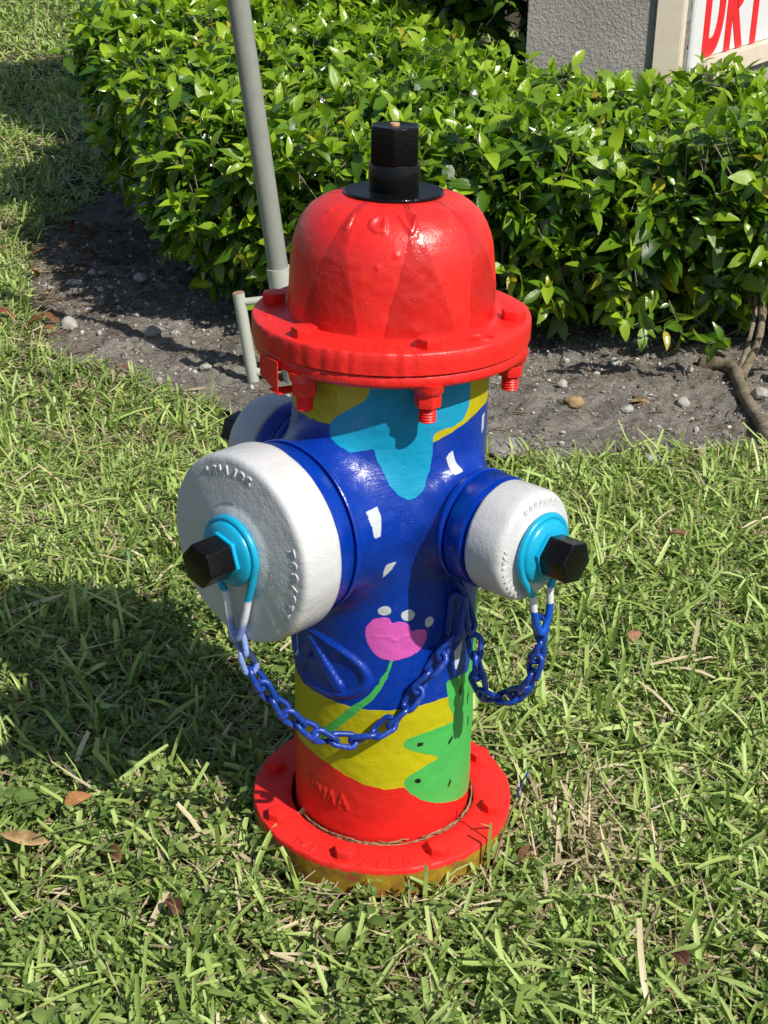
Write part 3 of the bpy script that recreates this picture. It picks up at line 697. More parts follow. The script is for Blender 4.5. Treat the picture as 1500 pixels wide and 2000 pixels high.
SP = [(sm_t[0], .38, 1.409, .036, 'tan knobbly stone on the bare dirt right of the hydrant flange', 1.0),
      (sm_g[0], .219, 1.150, .075, 'broad flat grey stone at the lawn edge behind the blue barrel', 1.35), (sm_p[2], .487, 1.376, .026, 'rounded grey stone beside a curled tan leaf on the dirt', 1.0),
      (sm_p[1], .616, 1.451, .030, 'whitish upright stone near the hanging hedge sprig', 1.0), (sm_p[0], .499, 1.140, .040, 'pale lumpy stone poking from the grass edge, the larger of a pair', 1.2),
      (sm_p[3], .605, 1.199, .024, 'small cream stone at the grass edge left of the surface root', 1.0), (sm_p[4], .785, 1.486, .036, 'pale wedge shaped stone leaning on the far side of the root', 1.0),
      (sm_p[5], -.764, 1.877, .042, 'white stone at the sunlit tip of the dirt bed on the left', 1.1), (sm_p[2], -.836, 2.281, .040, 'pale stone in the shaded dirt nearest the left lawn edge', 1.2),
      (sm_p[1], -.667, 2.318, .042, 'pale angular stone in the middle of the shaded dirt', 1.0), (sm_p[0], -.408, 1.605, .030, 'pale stone left of the short grey pipe foot', .9), (sm_g[1], -.556, 1.83, .045, 'grey round stone half sunk in the shaded dirt', 1.0),
      (sm_p[3], -.685, 1.842, .020, 'tall thin white stone standing in the shaded dirt', .6)]
for me, x, y, s, lab, sx in SP: stone(me, x, y, s, lab, None, sx)
n = 0
while n < 110:
    x, y = rng.uniform(-1.0, 1.15), rng.uniform(1.1, 2.8)
    if bed_sd(np.array([x]), np.array([y]))[0] > -.03: continue
    if x > -.3 and y > 2.1: continue
    s = float(np.clip(rng.lognormal(-4.45, .42), .006, .028)); me = sm_p[rng.integers(6)] if rng.random() < .75 else sm_g[rng.integers(4)]
    tone = 'pale' if me in sm_p else 'grey'; sz = 'small' if s < .014 else 'larger'
    if x < -.3: wh, gr = 'in the shaded dirt left of the hydrant', 'loose pebbles in the shaded dirt at the left'
    elif y > 1.62: wh, gr = 'in the shade under the hedge front', 'loose pebbles under the hedge front'
    else: wh, gr = 'on the sunlit dirt right of the hydrant', 'loose pebbles on the sunlit dirt at the right'
    stone(me, x, y, s, f'{sz} {tone} rough pebble lying loose {wh}', gr); n += 1
ic = bmesh.new(); bmesh.ops.create_icosphere(ic, subdivisions=1, radius=.5); iv = np.array([v.co for v in ic.verts]); it = np.array([[v.index for v in f.verts] for f in ic.faces]); ic.free()
J = Join(); n = 0
gx, gy = rng.uniform(-1.08, 1.2, 30000), rng.uniform(1.08, 2.8, 30000); ok = (bed_sd(gx, gy) < .0) & ~((gx > -.3) & (gy > 2.0)) & (rng.random(30000) < np.clip(.55 + .6 * vnoise(np.c_[gx, gy], 8, 61), .12, 1)); gx, gy = gx[ok], gy[ok]; gz = bed_h(np.c_[gx, gy])
gs = np.minimum(.016, rng.lognormal(-5.52, .52, len(gx))); nn_ = len(gx); GV = []
for k in range(nn_): GV.append(iv * rng.uniform(.65, 1.35, (len(iv), 1)) * gs[k] * rng.uniform(.6, 1.2, 3) + (gx[k], gy[k], gz[k] + gs[k] * .12))
J.add(np.vstack(GV), None, (it[None] + (np.arange(nn_) * len(iv))[:, None, None]).reshape(-1, 3), tint=np.repeat(rng.random(nn_) ** 1.3, len(iv)))
N = NT('gravel_bits'); t = N.attr('tint'); m_grav = N.done(N.bsdf(N.mix(N.ramp(t, .35, 1), (.14, .125, .11), (.60, .57, .51)), .9, .2))
tag(link('gravel', J.mesh('gravel', False), m_grav), kind='stuff')
# dead bits of twig and leaf on the dirt
J = Join()
lx, ly = rng.uniform(-1.08, 1.35, 5200), rng.uniform(1.1, 2.95, 5200); lx[::3] = rng.normal(-.88, .12, len(lx[::3])); ly[::3] = rng.uniform(1.7, 3.0, len(ly[::3]))
ok = (bed_sd(lx, ly) < .015) & ~((lx > -.3) & (ly > 2.15)); lx, ly = lx[ok], ly[ok]; lz = bed_h(np.c_[lx, ly])
for x, y, z0 in zip(lx, ly, lz):
    a = rng.uniform(0, 6.28); L = min(.07, rng.lognormal(-3.9, .6)); pts = []
    for s in np.linspace(-.5, .5, 4): pts.append((x + math.cos(a) * L * s + rng.normal(0, .0018), y + math.sin(a) * L * s + rng.normal(0, .0018), z0 + .003 + rng.uniform(0, .005)))
    v, q, t = tube_np(pts, rng.uniform(.0004, .0013), 3); J.add(v, q, t, tint=rng.random())
N = NT('dead_twigs'); t = N.attr('tint'); m_twig = N.done(N.bsdf(N.mix(t, (.045, .026, .014), (.30, .22, .13)), .85, .2))
tag(link('leaf_litter', J.mesh('leaf_litter'), m_twig), kind='stuff')

# dead leaves ----------------------------------------------------------------------------
def leaf_geo(L, wd, fold, curl, bend=0.0, tipw=.9, st=(.0, .10, .26, .46, .66, .84, .95)):
    v = [(0, 0, 0)]; u = [0]
    for s in st[1:]:
        w = wd * math.sin(math.pi * s ** tipw) ** .85; y = L * s; z = -curl * L * s * s + .5 * curl * L * s
        x0 = bend * L * s * s
        for k in (-1, 0, 1): v.append((x0 + k * w, y, z + abs(k) * w * fold)); u.append(k)
    v.append((bend * L, L, -.5 * curl * L)); u.append(0)
    n = len(st) - 1; q = []; t = [(0, 2, 1), (0, 3, 2)]
    for i in range(n - 1):
        a = 1 + 3 * i
        q += [(a, a + 1, a + 4, a + 3), (a + 1, a + 2, a + 5, a + 4)]
    a = 1 + 3 * (n - 1); e = len(v) - 1; t += [(a, a + 1, e), (a + 1, a + 2, e)]
    return np.array(v, float), np.array(q), np.array(t), np.array(u, float)
N = NT('dead_leaf'); oi = N.n('ShaderNodeObjectInfo'); 
c = N.mix(N.ramp(N.noise(60, 5, .65), .35, .65), oi.outputs['Color'], N.mix(.55, oi.outputs['Color'], (.02, .012, .008)))
mid = N.ramp(N.math('ABSOLUTE', N.attr('across')), .10, .0); c = N.mix(N.math('MULTIPLY', mid, .4), c, (.55, .42, .25))
m_dead = N.done(N.bsdf(c, .6, .3, N.bump(N.noise(150, 3), .4, .002)))
def dead_leaf(x, y, z, L, w, col, rz, label, curl=.5, fold=.4, tilt=(0, 0), group=None):
    v, q, t, u = leaf_geo(L, w, fold, curl, rng.uniform(-.2, .2)); v[:, 1] -= L / 2; v[:, 2] += .0015 * vnoise(v, 120, rng.integers(99))
    o = link('fallen_leaf', mesh_np('fallen_leaf', v, q, t, {'across': u}), m_dead); o.color = (*col, 1)
    sol = o.modifiers.new('thick', 'SOLIDIFY'); sol.thickness = .0004
    o.location = (x, y, z); o.rotation_euler = (tilt[0], tilt[1], rz); tag(o, label, 'leaf', group)
TAN, BRN, MAR, ORG = (.50, .33, .15), (.17, .085, .04), (.10, .028, .02), (.46, .22, .08)
dead_leaf(-.395, -.088, .032, .052, .012, TAN, R(85), 'large curled tan dead leaf at the left edge of the front lawn', -.5, .5)
dead_leaf(-.353, -.012, .034, .036, .010, ORG, R(-35), 'folded orange tan dead leaf in the grass left of the base flange', .4, .8, (.3, .2))
dead_leaf(-.299, -.108, .030, .040, .011, BRN, R(50), 'crumpled brown dead leaf in the weeds below the tan leaves', .8, .9)
dead_leaf(-.215, -.196, .034, .022, .011, MAR, R(80), 'small maroon dead leaf upright among the front grass blades', .2, .3, (.7, 0))
dead_leaf(.165, -.085, .022, .036, .010, BRN, R(-50), 'dark brown folded dead leaf by the right front of the base flange', .4, 1.0, (.2, .3))
dead_leaf(.525, 1.420, .016, .060, .010, TAN, R(-80), 'long curled tan dead leaf on the dirt beside the grey stone', .4, .6)
dead_leaf(.540, 1.372, .012, .042, .008, (.30, .09, .05), R(85), 'reddish brown dead leaf below the curled tan leaf on the dirt', .3, .5)
dead_leaf(.351, .40, .034, .024, .010, (.42, .20, .12), R(10), 'pinkish brown dead leaf in the lawn right of the hose chain', .4, .6, (.5, 0))
dead_leaf(.476, .741, .034, .050, .007, (.40, .20, .10), R(60), 'thin russet dead leaf in the lawn far right', .3, .8)
dead_leaf(-.802, 1.80, .030, .050, .014, ORG, R(75), 'orange brown dead leaf at the left tip of the dirt bed', .5, .5)
dead_leaf(-.582, 1.562, .022, .040, .010, (.33, .13, .06), R(30), 'russet dead leaf on the sunny lower edge of the dirt bed', .4, .5)
dead_leaf(.302, -.251, .030, .028, .009, MAR, R(20), 'dark red dead leaf in the front right lawn', .5, .7)
for k in range(14):
    x, y = rng.normal(-.90, .07), rng.uniform(1.85, 2.95)
    dead_leaf(x, y, .018 + rng.uniform(0, .01), rng.uniform(.035, .055), rng.uniform(.009, .014), (.22 + rng.uniform(-.06, .1), .10 + rng.uniform(-.03, .03), .045), rng.uniform(0, 6.28),
              'brown dead leaf in the drift along the left edge of the dirt bed', rng.uniform(.2, .8), rng.uniform(.3, .9), (rng.normal(0, .3), rng.normal(0, .3)), 'dead leaves drifted along the bed edge')

# surface root ---------------------------------------------------------------------------
N = NT('grey_bark'); b = N.mix(N.ramp(N.noise(40, 6, .7, dist=1.0), .35, .68), (.10, .075, .05), (.30, .25, .18)); m_bark = N.done(N.bsdf(b, .85, .2, N.bump(N.noise(90, 5, .7), .8, .004)))
rt_ = empty('surface_root', (.74, 1.45, 0)); tag(rt_, 'knobbly grey root lying along the dirt at the right with a forked shoot', 'tree root')
def wood(name, pts, r0, r1, parent, org, n=40, k=10):
    P = smooth_path(pts, n); rr = np.linspace(r0, r1, n) * (1 + .22 * vnoise(P, 45, 21)); v, q, t = tube_np(P + .002 * np.stack([vnoise(P, 30, 22), vnoise(P, 30, 23), vnoise(P, 30, 24)], 1), rr, k)
    return link(name, mesh_np(name, v - np.array(org), q, t), m_bark, parent)
wood('root', [(.700, 1.700, .004), (.735, 1.680, .016), (.762, 1.640, .016), (.755, 1.550, .014), (.748, 1.450, .012), (.752, 1.340, .010), (.746, 1.231, .006), (.770, 1.130, -.012)], .016, .011, rt_, (.74, 1.45, 0), 60)
wood('shoot', [(.772, 1.610, .010), (.790, 1.640, .030), (.812, 1.670, .060), (.830, 1.720, .110), (.845, 1.80, .22), (.85, 1.9, .36)], .010, .006, rt_, (.74, 1.45, 0), 40)
wood('shoot', [(.766, 1.615, .010), (.780, 1.650, .034), (.800, 1.690, .075), (.82, 1.76, .15), (.80, 1.86, .3)], .007, .004, rt_, (.74, 1.45, 0), 40)
wood('rootlet', [(.770, 1.560, .010), (.800, 1.520, .008), (.85, 1.49, .003)], .006, .003, rt_, (.74, 1.45, 0), 20)

# ------------------------------------------------------------------ grey pole with its bracket
m_galv = enamel('grey_painted_pipe', (.255, .265, .235), .45, .4, .25, .3, 60, .06, .25, (.16, .15, .12))
m_sleeve = enamel('pale_pvc_sleeve', (.42, .43, .38), .45, .4, .2, .2, 60, .05)
pl = empty('leaning_pole', (-.25, 1.545, 0)); tag(pl, 'tall grey pipe leaning left before the hedge with a short side pipe', 'pole')
def pipe(name, a, b, r, mat, k=24, org=(-.25, 1.545, 0), cap=True, r1=None):
    v, q, t = tube_np([a, b], [r, r1 or r], k); o = bm_from(v - np.array(org), q, t, name, mat); o.parent = pl; return o
def bm_from(v, q, t, name, mat):
    me = mesh_np(name, v, q, t); me.set_sharp_from_angle(angle=R(40)); return link(name, me, mat)
pd = np.array([-.2385, 1.545, .252]); ptop = np.array([-.3065, 1.512, .790]); ax = (ptop - pd) / np.linalg.norm(ptop - pd)
pipe('pipe', pd - ax * .10, pd + ax * 2.1, .0212, m_galv, 32)
pipe('sleeve', pd - ax * .262, pd + ax * .002, .0252, m_sleeve, 32)
sa, sb = np.array([-.3235, 1.545, .197]), np.array([-.2935, 1.552, -.02])
side = pipe('side_pipe', sa, sb, .0128, m_sleeve, 20)
N = NT('rusty_end'); m_rust = N.done(N.bsdf(N.mix(N.noise(80, 4), (.22, .12, .06), (.42, .30, .20)), .9, .2))
sx = (sa - sb) / np.linalg.norm(sa - sb); pipe('end_plug', sa - sx * .004, sa + sx * .0012, .0118, m_rust, 20)
pipe('cross_bar', sa - sx * .020 + (.004, 0, 0), pd - ax * .065, .0082, m_sleeve, 14)
pipe('cross_bar', sb + sx * .040 + (.004, 0, 0), pd - ax * .226, .0090, m_sleeve, 14)

# ------------------------------------------------------------------ monument sign behind the hedge
SG = empty('monument_sign', (.805, 2.85, 0)); tag(SG, 'tall grey stucco sign pillar with a white panel lettered in red behind the hedge', 'sign')
ux = np.array([-.985, .174, 0]); vx = np.array([.5, .866, 0]); nx_ = np.array([.866, -.5, 0]); 
def slab(name, s0, s1, t0, t1, z0, z1, mat, parent=SG, bev=.003):
    """box in the sign's own axes: s along the grey face, t along the sign face"""
    bm = bmesh.new(); P = []
    for z in (z0, z1):
        for s, t in ((s0, t0), (s1, t0), (s1, t1), (s0, t1)): P.append(bm.verts.new(Vector(ux * s + vx * t + np.array([0, 0, z]))))
    for f in ((3, 2, 1, 0), (4, 5, 6, 7), (0, 1, 5, 4), (1, 2, 6, 5), (2, 3, 7, 6), (3, 0, 4, 7)): bm.faces.new([P[i] for i in f])
    if bev: bmesh.ops.bevel(bm, geom=list(bm.edges), offset=bev, segments=2, affect='EDGES')
    return bm_obj(name, bm, mat, parent, 30)
N = NT('grey_stucco'); st1 = N.noise(95, 4, .6, dist=.6); c = N.mix(N.ramp(N.noise(4, 5, .6), .3, .7), (.29, .272, .252), (.375, .355, .332))
m_stucco = N.done(N.bsdf(c, .9, .2, N.bump(N.ramp(st1, .42, .66), .6, .005)))
m_beige = enamel('beige_trim_paint', (.66, .57, .46), .6, .3, .2, .3, 50, .05, .15, (.35, .28, .2))
N = NT('weathered_board'); wv = N.noise(30, 6, .7, dist=1.2); m_board = N.done(N.bsdf(N.mix(N.ramp(wv, .35, .65), (.13, .12, .105), (.28, .27, .24)), .85, .2, N.bump(wv, .7, .006)))
m_panel = enamel('white_sign_panel', (.70, .72, .72), .35, .4, .08, .1, 40, .02)
m_letter = enamel('red_sign_letter', (.74, .02, .025), .4, .4, .05, .1, 40, .03)
slab('stucco_pillar', .077, .443, .004, .78, -.05, 4.6, m_stucco)
slab('corner_board', -.001, .075, -.012, .022, -.05, 4.6, m_beige)
slab('side_board', .0012, .10, .0235, .071, -.05, 4.6, m_board)
slab('bolt_hole', -.0005, .004, .052, .058, .556, .563, m_black, SG, 0)
slab('edge_frame', -.006, .081, .0735, .16, .40, 4.5, m_panel)
slab('sign_panel', .004, .081, .161, 1.6, .5165, 4.5, m_panel)
slab('bottom_rail', -.026, .081, .161, 1.6, .452, .515, m_beige)
slab('base_wall', .01, .081, .161, 1.6, -.05, .448, m_stucco)
def letter(name, polys):
    """thin raised letter on the panel, drawn in (t, z) with closed prisms set edge to edge"""
    bm = bmesh.new()
    for q in polys:
        a = [bm.verts.new(Vector(vx * t + np.array([0, 0, z]) + nx_ * -.003)) for t, z in q]; b = [bm.verts.new(v.co + Vector(nx_ * .0022)) for v in a]
        bm.faces.new(b); bm.faces.new(a[::-1]); k = len(q)
        for i in range(k): bm.faces.new((a[i], a[(i + 1) % k], b[(i + 1) % k], b[i]))
    return bm_obj(name, bm, m_letter, SG, None)
zb, zt = .5185, .800; st = .054
zc, hh_ = (zb + zt) / 2, (zt - zb) / 2
def ell(t0, z0, a, b, thick, n=12):
    p = lambda x, d: (t0 + (a - d) * math.cos(x), z0 + (b - d * .95) * math.sin(x))
    xs = np.linspace(-math.pi / 2, math.pi / 2, n + 1)
    return [[p(x0, 0), p(x1, 0), p(x1, thick), p(x0, thick)] for x0, x1 in zip(xs[:-1], xs[1:])]
letter('letter', [[(.182, zb), (.236, zb), (.236, zt), (.182, zt)], [(.236, zb), (.262, zb), (.262, zb + .051), (.236, zb + .051)], [(.236, zt - .051), (.262, zt - .051), (.262, zt), (.236, zt)]] + ell(.262, zc, .104, hh_, .054))
zr = .633
letter('letter', [[(.390, zb), (.445, zb), (.445, zt), (.390, zt)], [(.507, zb), (.568, zb), (.500, zr), (.4455, zr - .014)], [(.4455, zr - .014), (.500, zr), (.478, zr + .036), (.4455, zr + .036)],
                  [(.4455, zt - .046), (.478, zt - .046), (.478, zt), (.4455, zt)]] + ell(.478, (zr + .002 + zt) / 2, .092, (zt - zr - .002) / 2, .050))
zy = zb + .150
letter('letter', [[(.648, zb), (.704, zb), (.704, zy), (.648, zy)], [(.648, zy), (.676, zy), (.640, zt), (.584, zt)], [(.676, zy), (.704, zy), (.768, zt), (.712, zt)]])

# ------------------------------------------------------------------ hedge
N = NT('hedge_leaf'); t = N.attr('tint'); ac = N.attr('across')
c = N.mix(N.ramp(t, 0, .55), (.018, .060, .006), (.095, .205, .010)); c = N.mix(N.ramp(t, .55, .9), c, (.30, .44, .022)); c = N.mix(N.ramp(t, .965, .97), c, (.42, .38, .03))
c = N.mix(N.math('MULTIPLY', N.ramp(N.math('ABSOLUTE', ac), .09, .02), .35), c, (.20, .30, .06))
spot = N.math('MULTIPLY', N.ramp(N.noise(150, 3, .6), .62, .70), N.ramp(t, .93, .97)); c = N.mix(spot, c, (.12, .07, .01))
nb = N.bump(N.noise(160, 2, .5), .22, .003)
pb = N.bsdf(c, N.math('MULTIPLY_ADD', N.noise(40, 2), .14, .17), .7, nb); tr = N.n('ShaderNodeBsdfTranslucent'); N.l(N.mix(1.0, c, (1.5, 1.75, .6), 'MULTIPLY'), tr.inputs[0])
ms = N.n('ShaderNodeMixShader'); ms.inputs[0].default_value = .27; N.l(pb.outputs[0], ms.inputs[1]); N.l(tr.outputs[0], ms.inputs[2]); m_leaf = N.done(ms.outputs[0])
N = NT('hedge_twig'); m_htwig = N.done(N.bsdf(N.mix(N.noise(50, 4), (.10, .085, .055), (.34, .29, .21)), .8, .2))

VAR = []
for k in range(20):
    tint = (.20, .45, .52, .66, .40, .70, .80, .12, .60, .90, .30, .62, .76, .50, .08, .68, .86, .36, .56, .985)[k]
    v, q, t, u = leaf_geo(1.0, .215 + .035 * math.sin(k * 2.3), .28 + .16 * math.sin(k * 1.7), .25 + .45 * ((k * 7) % 10) / 10, .10 * math.sin(k * 3.1), .82, (0, .15, .40, .68, .90))
    v[:, 2] += .012 * np.sin(v[:, 1] * 9 + k); VAR.append((v, q, t, u, tint))

HP = np.array([(-.42, 1.98), (-.15, 1.86), (.25, 1.78), (.75, 1.74), (2.2, 1.80), (2.2, 2.70), (.95, 2.62), (.30, 2.66), (.10, 2.95), (.10, 3.85), (-.84, 3.85), (-.83, 3.2), (-.65, 2.6)])
def hedge_d(p, foot=HP, top=.485, low=.05):
    d2 = poly_sd(p[:, 0], p[:, 1], foot); z = p[:, 2]
    flare = .13 * np.clip(z / .45, 0, 1) - .10 * np.clip(.22 - z, 0, .3) / .22
    bump_ = .065 * vnoise(p, 5.0, 31) + .04 * vnoise(p, 12.0, 32)
    tp = top + .10 * np.clip((.35 - p[:, 0]) / .3, 0, 1) * np.clip((p[:, 1] - 1.9), 0, 1) + .02 * vnoise(p[:, :2], 4, 33)
    a = d2 - flare; b = z - tp; h = np.clip(.5 + .5 * (b - a) / .12, 0, 1); sm = a * (1 - h) + b * h + .12 * h * (1 - h)
    return np.maximum(sm, low - z) + bump_

def shoots(n, box, dfun, depth, seed, sparse_low=True):
    g = np.random.default_rng(seed); P = np.stack([g.uniform(a, b, n) for a, b in box], 1); d = dfun(P); k = (d < .005) & (d > -depth)
    P, d = P[k], d[k]; h = .02
    G = np.stack([dfun(P + np.eye(3)[i] * h) - dfun(P - np.eye(3)[i] * h) for i in range(3)], 1); G /= np.linalg.norm(G, axis=1)[:, None] + 1e-9
    if sparse_low:
        keep = g.random(len(P)) < np.clip(.30 + (P[:, 2] - .06) / .20, .2, 1); P, G, d = P[keep], G[keep], d[keep]
    return P, G, d, g

def grow(P, G, d, g, size, name_twig):
    """opposite leaves in turned pairs up each shoot; returns per-leaf transforms and the stems"""
    out = []; stems = Join()
    for p, n, dd in zip(P, G, d):
        ax = n * .75 + np.array([0, 0, .75]) + g.normal(0, .42, 3)
        if p[2] < .22: ax = n * .9 + np.array([0, 0, -.1]) + g.normal(0, .5, 3)
        ax /= np.linalg.norm(ax); L = g.uniform(.06, .13); npair = g.integers(2, 5)
        a = np.cross(ax, [0.3, .2, 1]); a /= np.linalg.norm(a); b = np.cross(ax, a); ro = g.uniform(0, 6.28)
        sag = np.array([0, 0, -.25 * L])
        tip = p + ax * L * .35; base = p - ax * L * .65
        v, q, t = tube_np([base, tip], [.0017, .0009], 3); stems.add(v, q, t[:0])
        for k in range(npair):
            s = 1 - k * .30; pos = base + (tip - base) * s
            young = k == 0
            for sgn in (0, math.pi):
                th = ro + k * math.pi / 2 + sgn + g.normal(0, .25); o = a * math.cos(th) + b * math.sin(th); el = g.normal(.75 if young else .35, .25)
                y = o * math.cos(el) + ax * math.sin(el); y[2] -= .12; y /= np.linalg.norm(y)
                up = np.array([.20, -.22, .95]) * .8 + ax * .55 - o * .1 + g.normal(0, .48, 3); z = up - y * (up @ y); z /= np.linalg.norm(z); x = np.cross(y, z)
                ln = size * g.choice((.55, .8, .95, 1.1, 1.3)) * g.uniform(.9, 1.1) * (.82 if young else 1.0)
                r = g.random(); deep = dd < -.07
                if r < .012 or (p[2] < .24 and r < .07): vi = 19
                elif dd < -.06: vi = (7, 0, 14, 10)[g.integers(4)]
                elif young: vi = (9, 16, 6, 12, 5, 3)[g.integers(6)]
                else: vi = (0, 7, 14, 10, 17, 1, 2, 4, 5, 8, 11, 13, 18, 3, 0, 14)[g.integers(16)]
                out.append((pos, x, y, z, ln, vi))
        if g.random() < .6:   # terminal bud leaf
            z = np.cross(ax, a); out.append((tip, a, ax, z, size * .55, (9, 16)[g.integers(2)]))
    return out, stems

def foliage(leaves, parent, pick=0):
    pos = np.array([l[0] for l in leaves]); X = np.array([l[1] for l in leaves]); Y = np.array([l[2] for l in leaves]); Z = np.array([l[3] for l in leaves]); S = np.array([l[4] for l in leaves]); V = np.array([l[5] for l in leaves])
    single = np.zeros(len(leaves), bool)
    if pick:
        # which leaves show largest: first surface met on the way from the camera
        vv, ff, own = [], [], []; n0 = 0
        for i in range(len(leaves)):
            v, q, t, u, tn = VAR[V[i]]; w = (v[:, :1] * X[i] + v[:, 1:2] * Y[i] + v[:, 2:] * Z[i]) * S[i] + pos[i]
            vv.append(w); ff += [(n0, 4 + n0, 6 + n0), (4 + n0, 7 + n0, 6 + n0), (6 + n0, 7 + n0, 9 + n0), (7 + n0, 13 + n0, 9 + n0)]; own += [i] * 4; n0 += len(v)
        bv = BVHTree.FromPolygons([tuple(x) for x in np.vstack(vv)], ff); cen = pos + Y * (S * .5)[:, None]; score = np.zeros(len(leaves)); cp = np.array(CAM_POS)
        fwn, rtn, upn = np.array(_fw), np.array(_r2), np.array(_u2)
        for i in range(len(leaves)):
            dv = cen[i] - cp; dz = dv @ fwn
            if abs(dv @ rtn / dz) > .275 or abs(dv @ upn / dz) > .372: continue
            dist = np.linalg.norm(dv); hit = bv.ray_cast(CAM_POS, Vector(dv / dist))
            if hit[0] is None: continue
            if own[hit[2]] == i or hit[3] > dist - .012: score[i] = S[i] ** 2 * abs(Z[i] @ dv / dist) / dz ** 2
        single[np.argsort(-score)[:pick]] = True
        ms_ = []
        for v, q, t, u, tn in VAR:
            me = mesh_np('leaf', v, q, t, {'across': u, 'tint': np.full(len(v), tn)}); me.materials.append(m_leaf); ms_.append(me)
        for i in np.flatnonzero(single):
            o = link('leaf', ms_[V[i]], None, parent)
            o.matrix_local = parent.matrix_world.inverted() @ Matrix(((X[i, 0] * S[i], Y[i, 0] * S[i], Z[i, 0] * S[i], pos[i, 0]), (X[i, 1] * S[i], Y[i, 1] * S[i], Z[i, 1] * S[i], pos[i, 1]), (X[i, 2] * S[i], Y[i, 2] * S[i], Z[i, 2] * S[i], pos[i, 2]), (0, 0, 0, 1)))
    J = Join()
    for k in range(len(VAR)):
        m = (V == k) & ~single; n = m.sum()
        if not n: continue
        v, q, t, u, tn = VAR[k]
        w = ((v[None, :, :1] * X[m][:, None] + v[None, :, 1:2] * Y[m][:, None] + v[None, :, 2:] * Z[m][:, None]) * S[m][:, None, None] + pos[m][:, None]).reshape(-1, 3)
        off = (np.arange(n) * len(v))[:, None, None]
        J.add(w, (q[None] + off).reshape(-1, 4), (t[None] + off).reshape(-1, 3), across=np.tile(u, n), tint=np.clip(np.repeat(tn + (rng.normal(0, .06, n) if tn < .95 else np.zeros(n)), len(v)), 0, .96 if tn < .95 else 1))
    org = np.array(parent.location); J.v = [x - org for x in J.v]
    return tag(link('foliage', J.mesh('foliage'), m_leaf, parent), kind='stuff')

bpy.context.view_layer.update()
HG = empty('hedge', (.2, 2.2, 0)); HG_W = Matrix.Translation((.2, 2.2, 0)); bpy.context.view_layer.update()
tag(HG, 'clipped glossy green hedge growing from the dirt bed behind the hydrant', 'hedge')
P, G, d, gg = shoots(48000, ((-1.15, 1.9), (1.45, 3.95), (.06, .75)), hedge_d, .125, 5)
leaves, stems = grow(P, G, d, gg, .058, 'shoot')
# a few sprigs that hang out over the dirt or stand above the clipped top
for (x, y, z), n_ in (((.70, 1.58, .10), (-.2, -.6, -.4)), ((.50, 1.60, .16), (-.2, -.7, -.2)), ((.62, 1.62, .13), (0, -.7, -.3)), ((.56, 1.585, .125), (.2, -.7, -.3)), ((-.30, 1.84, .14), (-.5, -.6, -.3)), ((.27, 2.50, .70), (0, 0, 1)), ((.33, 1.62, .20), (-.3, -.8, .1)), ((-.50, 2.05, .18), (-.7, -.5, -.2)), ((-.92, 2.75, .52), (-1, -.2, .2)), ((.88, 1.60, .12), (.3, -.6, .1))):
    l2, s2 = grow(np.array([[x, y, z]]), np.array([n_], float), np.array([0.0]), gg, .054, 's'); leaves += l2
    stems.add(np.vstack(s2.v), np.vstack(s2.q))
foliage(leaves, HG, 300)
stems.v = [x - np.array([.2, 2.2, 0]) for x in stems.v]; tag(link('twigs', stems.mesh('twigs'), m_htwig, HG), kind='stuff')
J = Join(); hg2 = np.random.default_rng(77)
for k in range(95):
    x, y = hg2.uniform(-.6, 1.6), hg2.uniform(1.9, 2.6)
    if x < 0 and hg2.random() < .5: y = hg2.uniform(2.0, 3.6)
    if poly_sd(np.array([x]), np.array([y]), HP)[0] > -.10: continue
    a = hg2.uniform(0, 6.28); r = hg2.uniform(.1, .42); ht = hg2.uniform(.25, .5)
    if k % 2: a = hg2.uniform(3.6, 5.8)
    pts = [(x, y, -.02), (x + r * .2 * math.cos(a), y + r * .2 * math.sin(a), ht * .3), (x + r * .6 * math.cos(a) + hg2.normal(0, .03), y + r * .6 * math.sin(a), ht * .65 + hg2.normal(0, .02)), (x + r * math.cos(a), y + r * math.sin(a), ht)]
    v, q, t = tube_np(smooth_path(pts, 14), np.linspace(hg2.uniform(.005, .010), .002, 14), 6); J.add(v - np.array([.2, 2.2, 0]), q, t)
for k in range(34):      # thin bare twigs low in the front of the hedge
    x, y = hg2.uniform(-.35, 1.3), hg2.uniform(1.75, 1.95); pts = [(x, y + .1, hg2.uniform(.02, .2))]
    for s in range(4): l = pts[-1]; pts.append((l[0] + hg2.normal(0, .05), l[1] - hg2.uniform(.0, .06), max(.015, l[2] + hg2.normal(0, .03))))
    v, q, t = tube_np(smooth_path(pts, 16), np.linspace(.0035, .0012, 16), 5); J.add(v - np.array([.2, 2.2, 0]), q, t)
tag(link('branches', J.mesh('branches'), m_htwig, HG), kind='stuff')

# dark shrub standing in the shade of the sign
SH = empty('shrub', (.12, 4.0, 0)); bpy.context.view_layer.update(); tag(SH, 'dark leafy shrub in deep shade left of the grey stucco pillar', 'shrub')
SP_ = np.array([(-.45, 3.80), (.42, 3.62), (.60, 4.4), (-.4, 4.6)])
P, G, d, gg = shoots(6500, ((-.7, .8), (3.4, 4.8), (.06, 1.5)), lambda p: hedge_d(p, SP_, 1.35), .14, 6, False)
leaves, stems = grow(P, G, d, gg, .085, 'shoot'); foliage(leaves, SH, 0)
stems.v = [x - np.array([.12, 4.0, 0]) for x in stems.v]; tag(link('twigs', stems.mesh('twigs'), m_htwig, SH), kind='stuff')

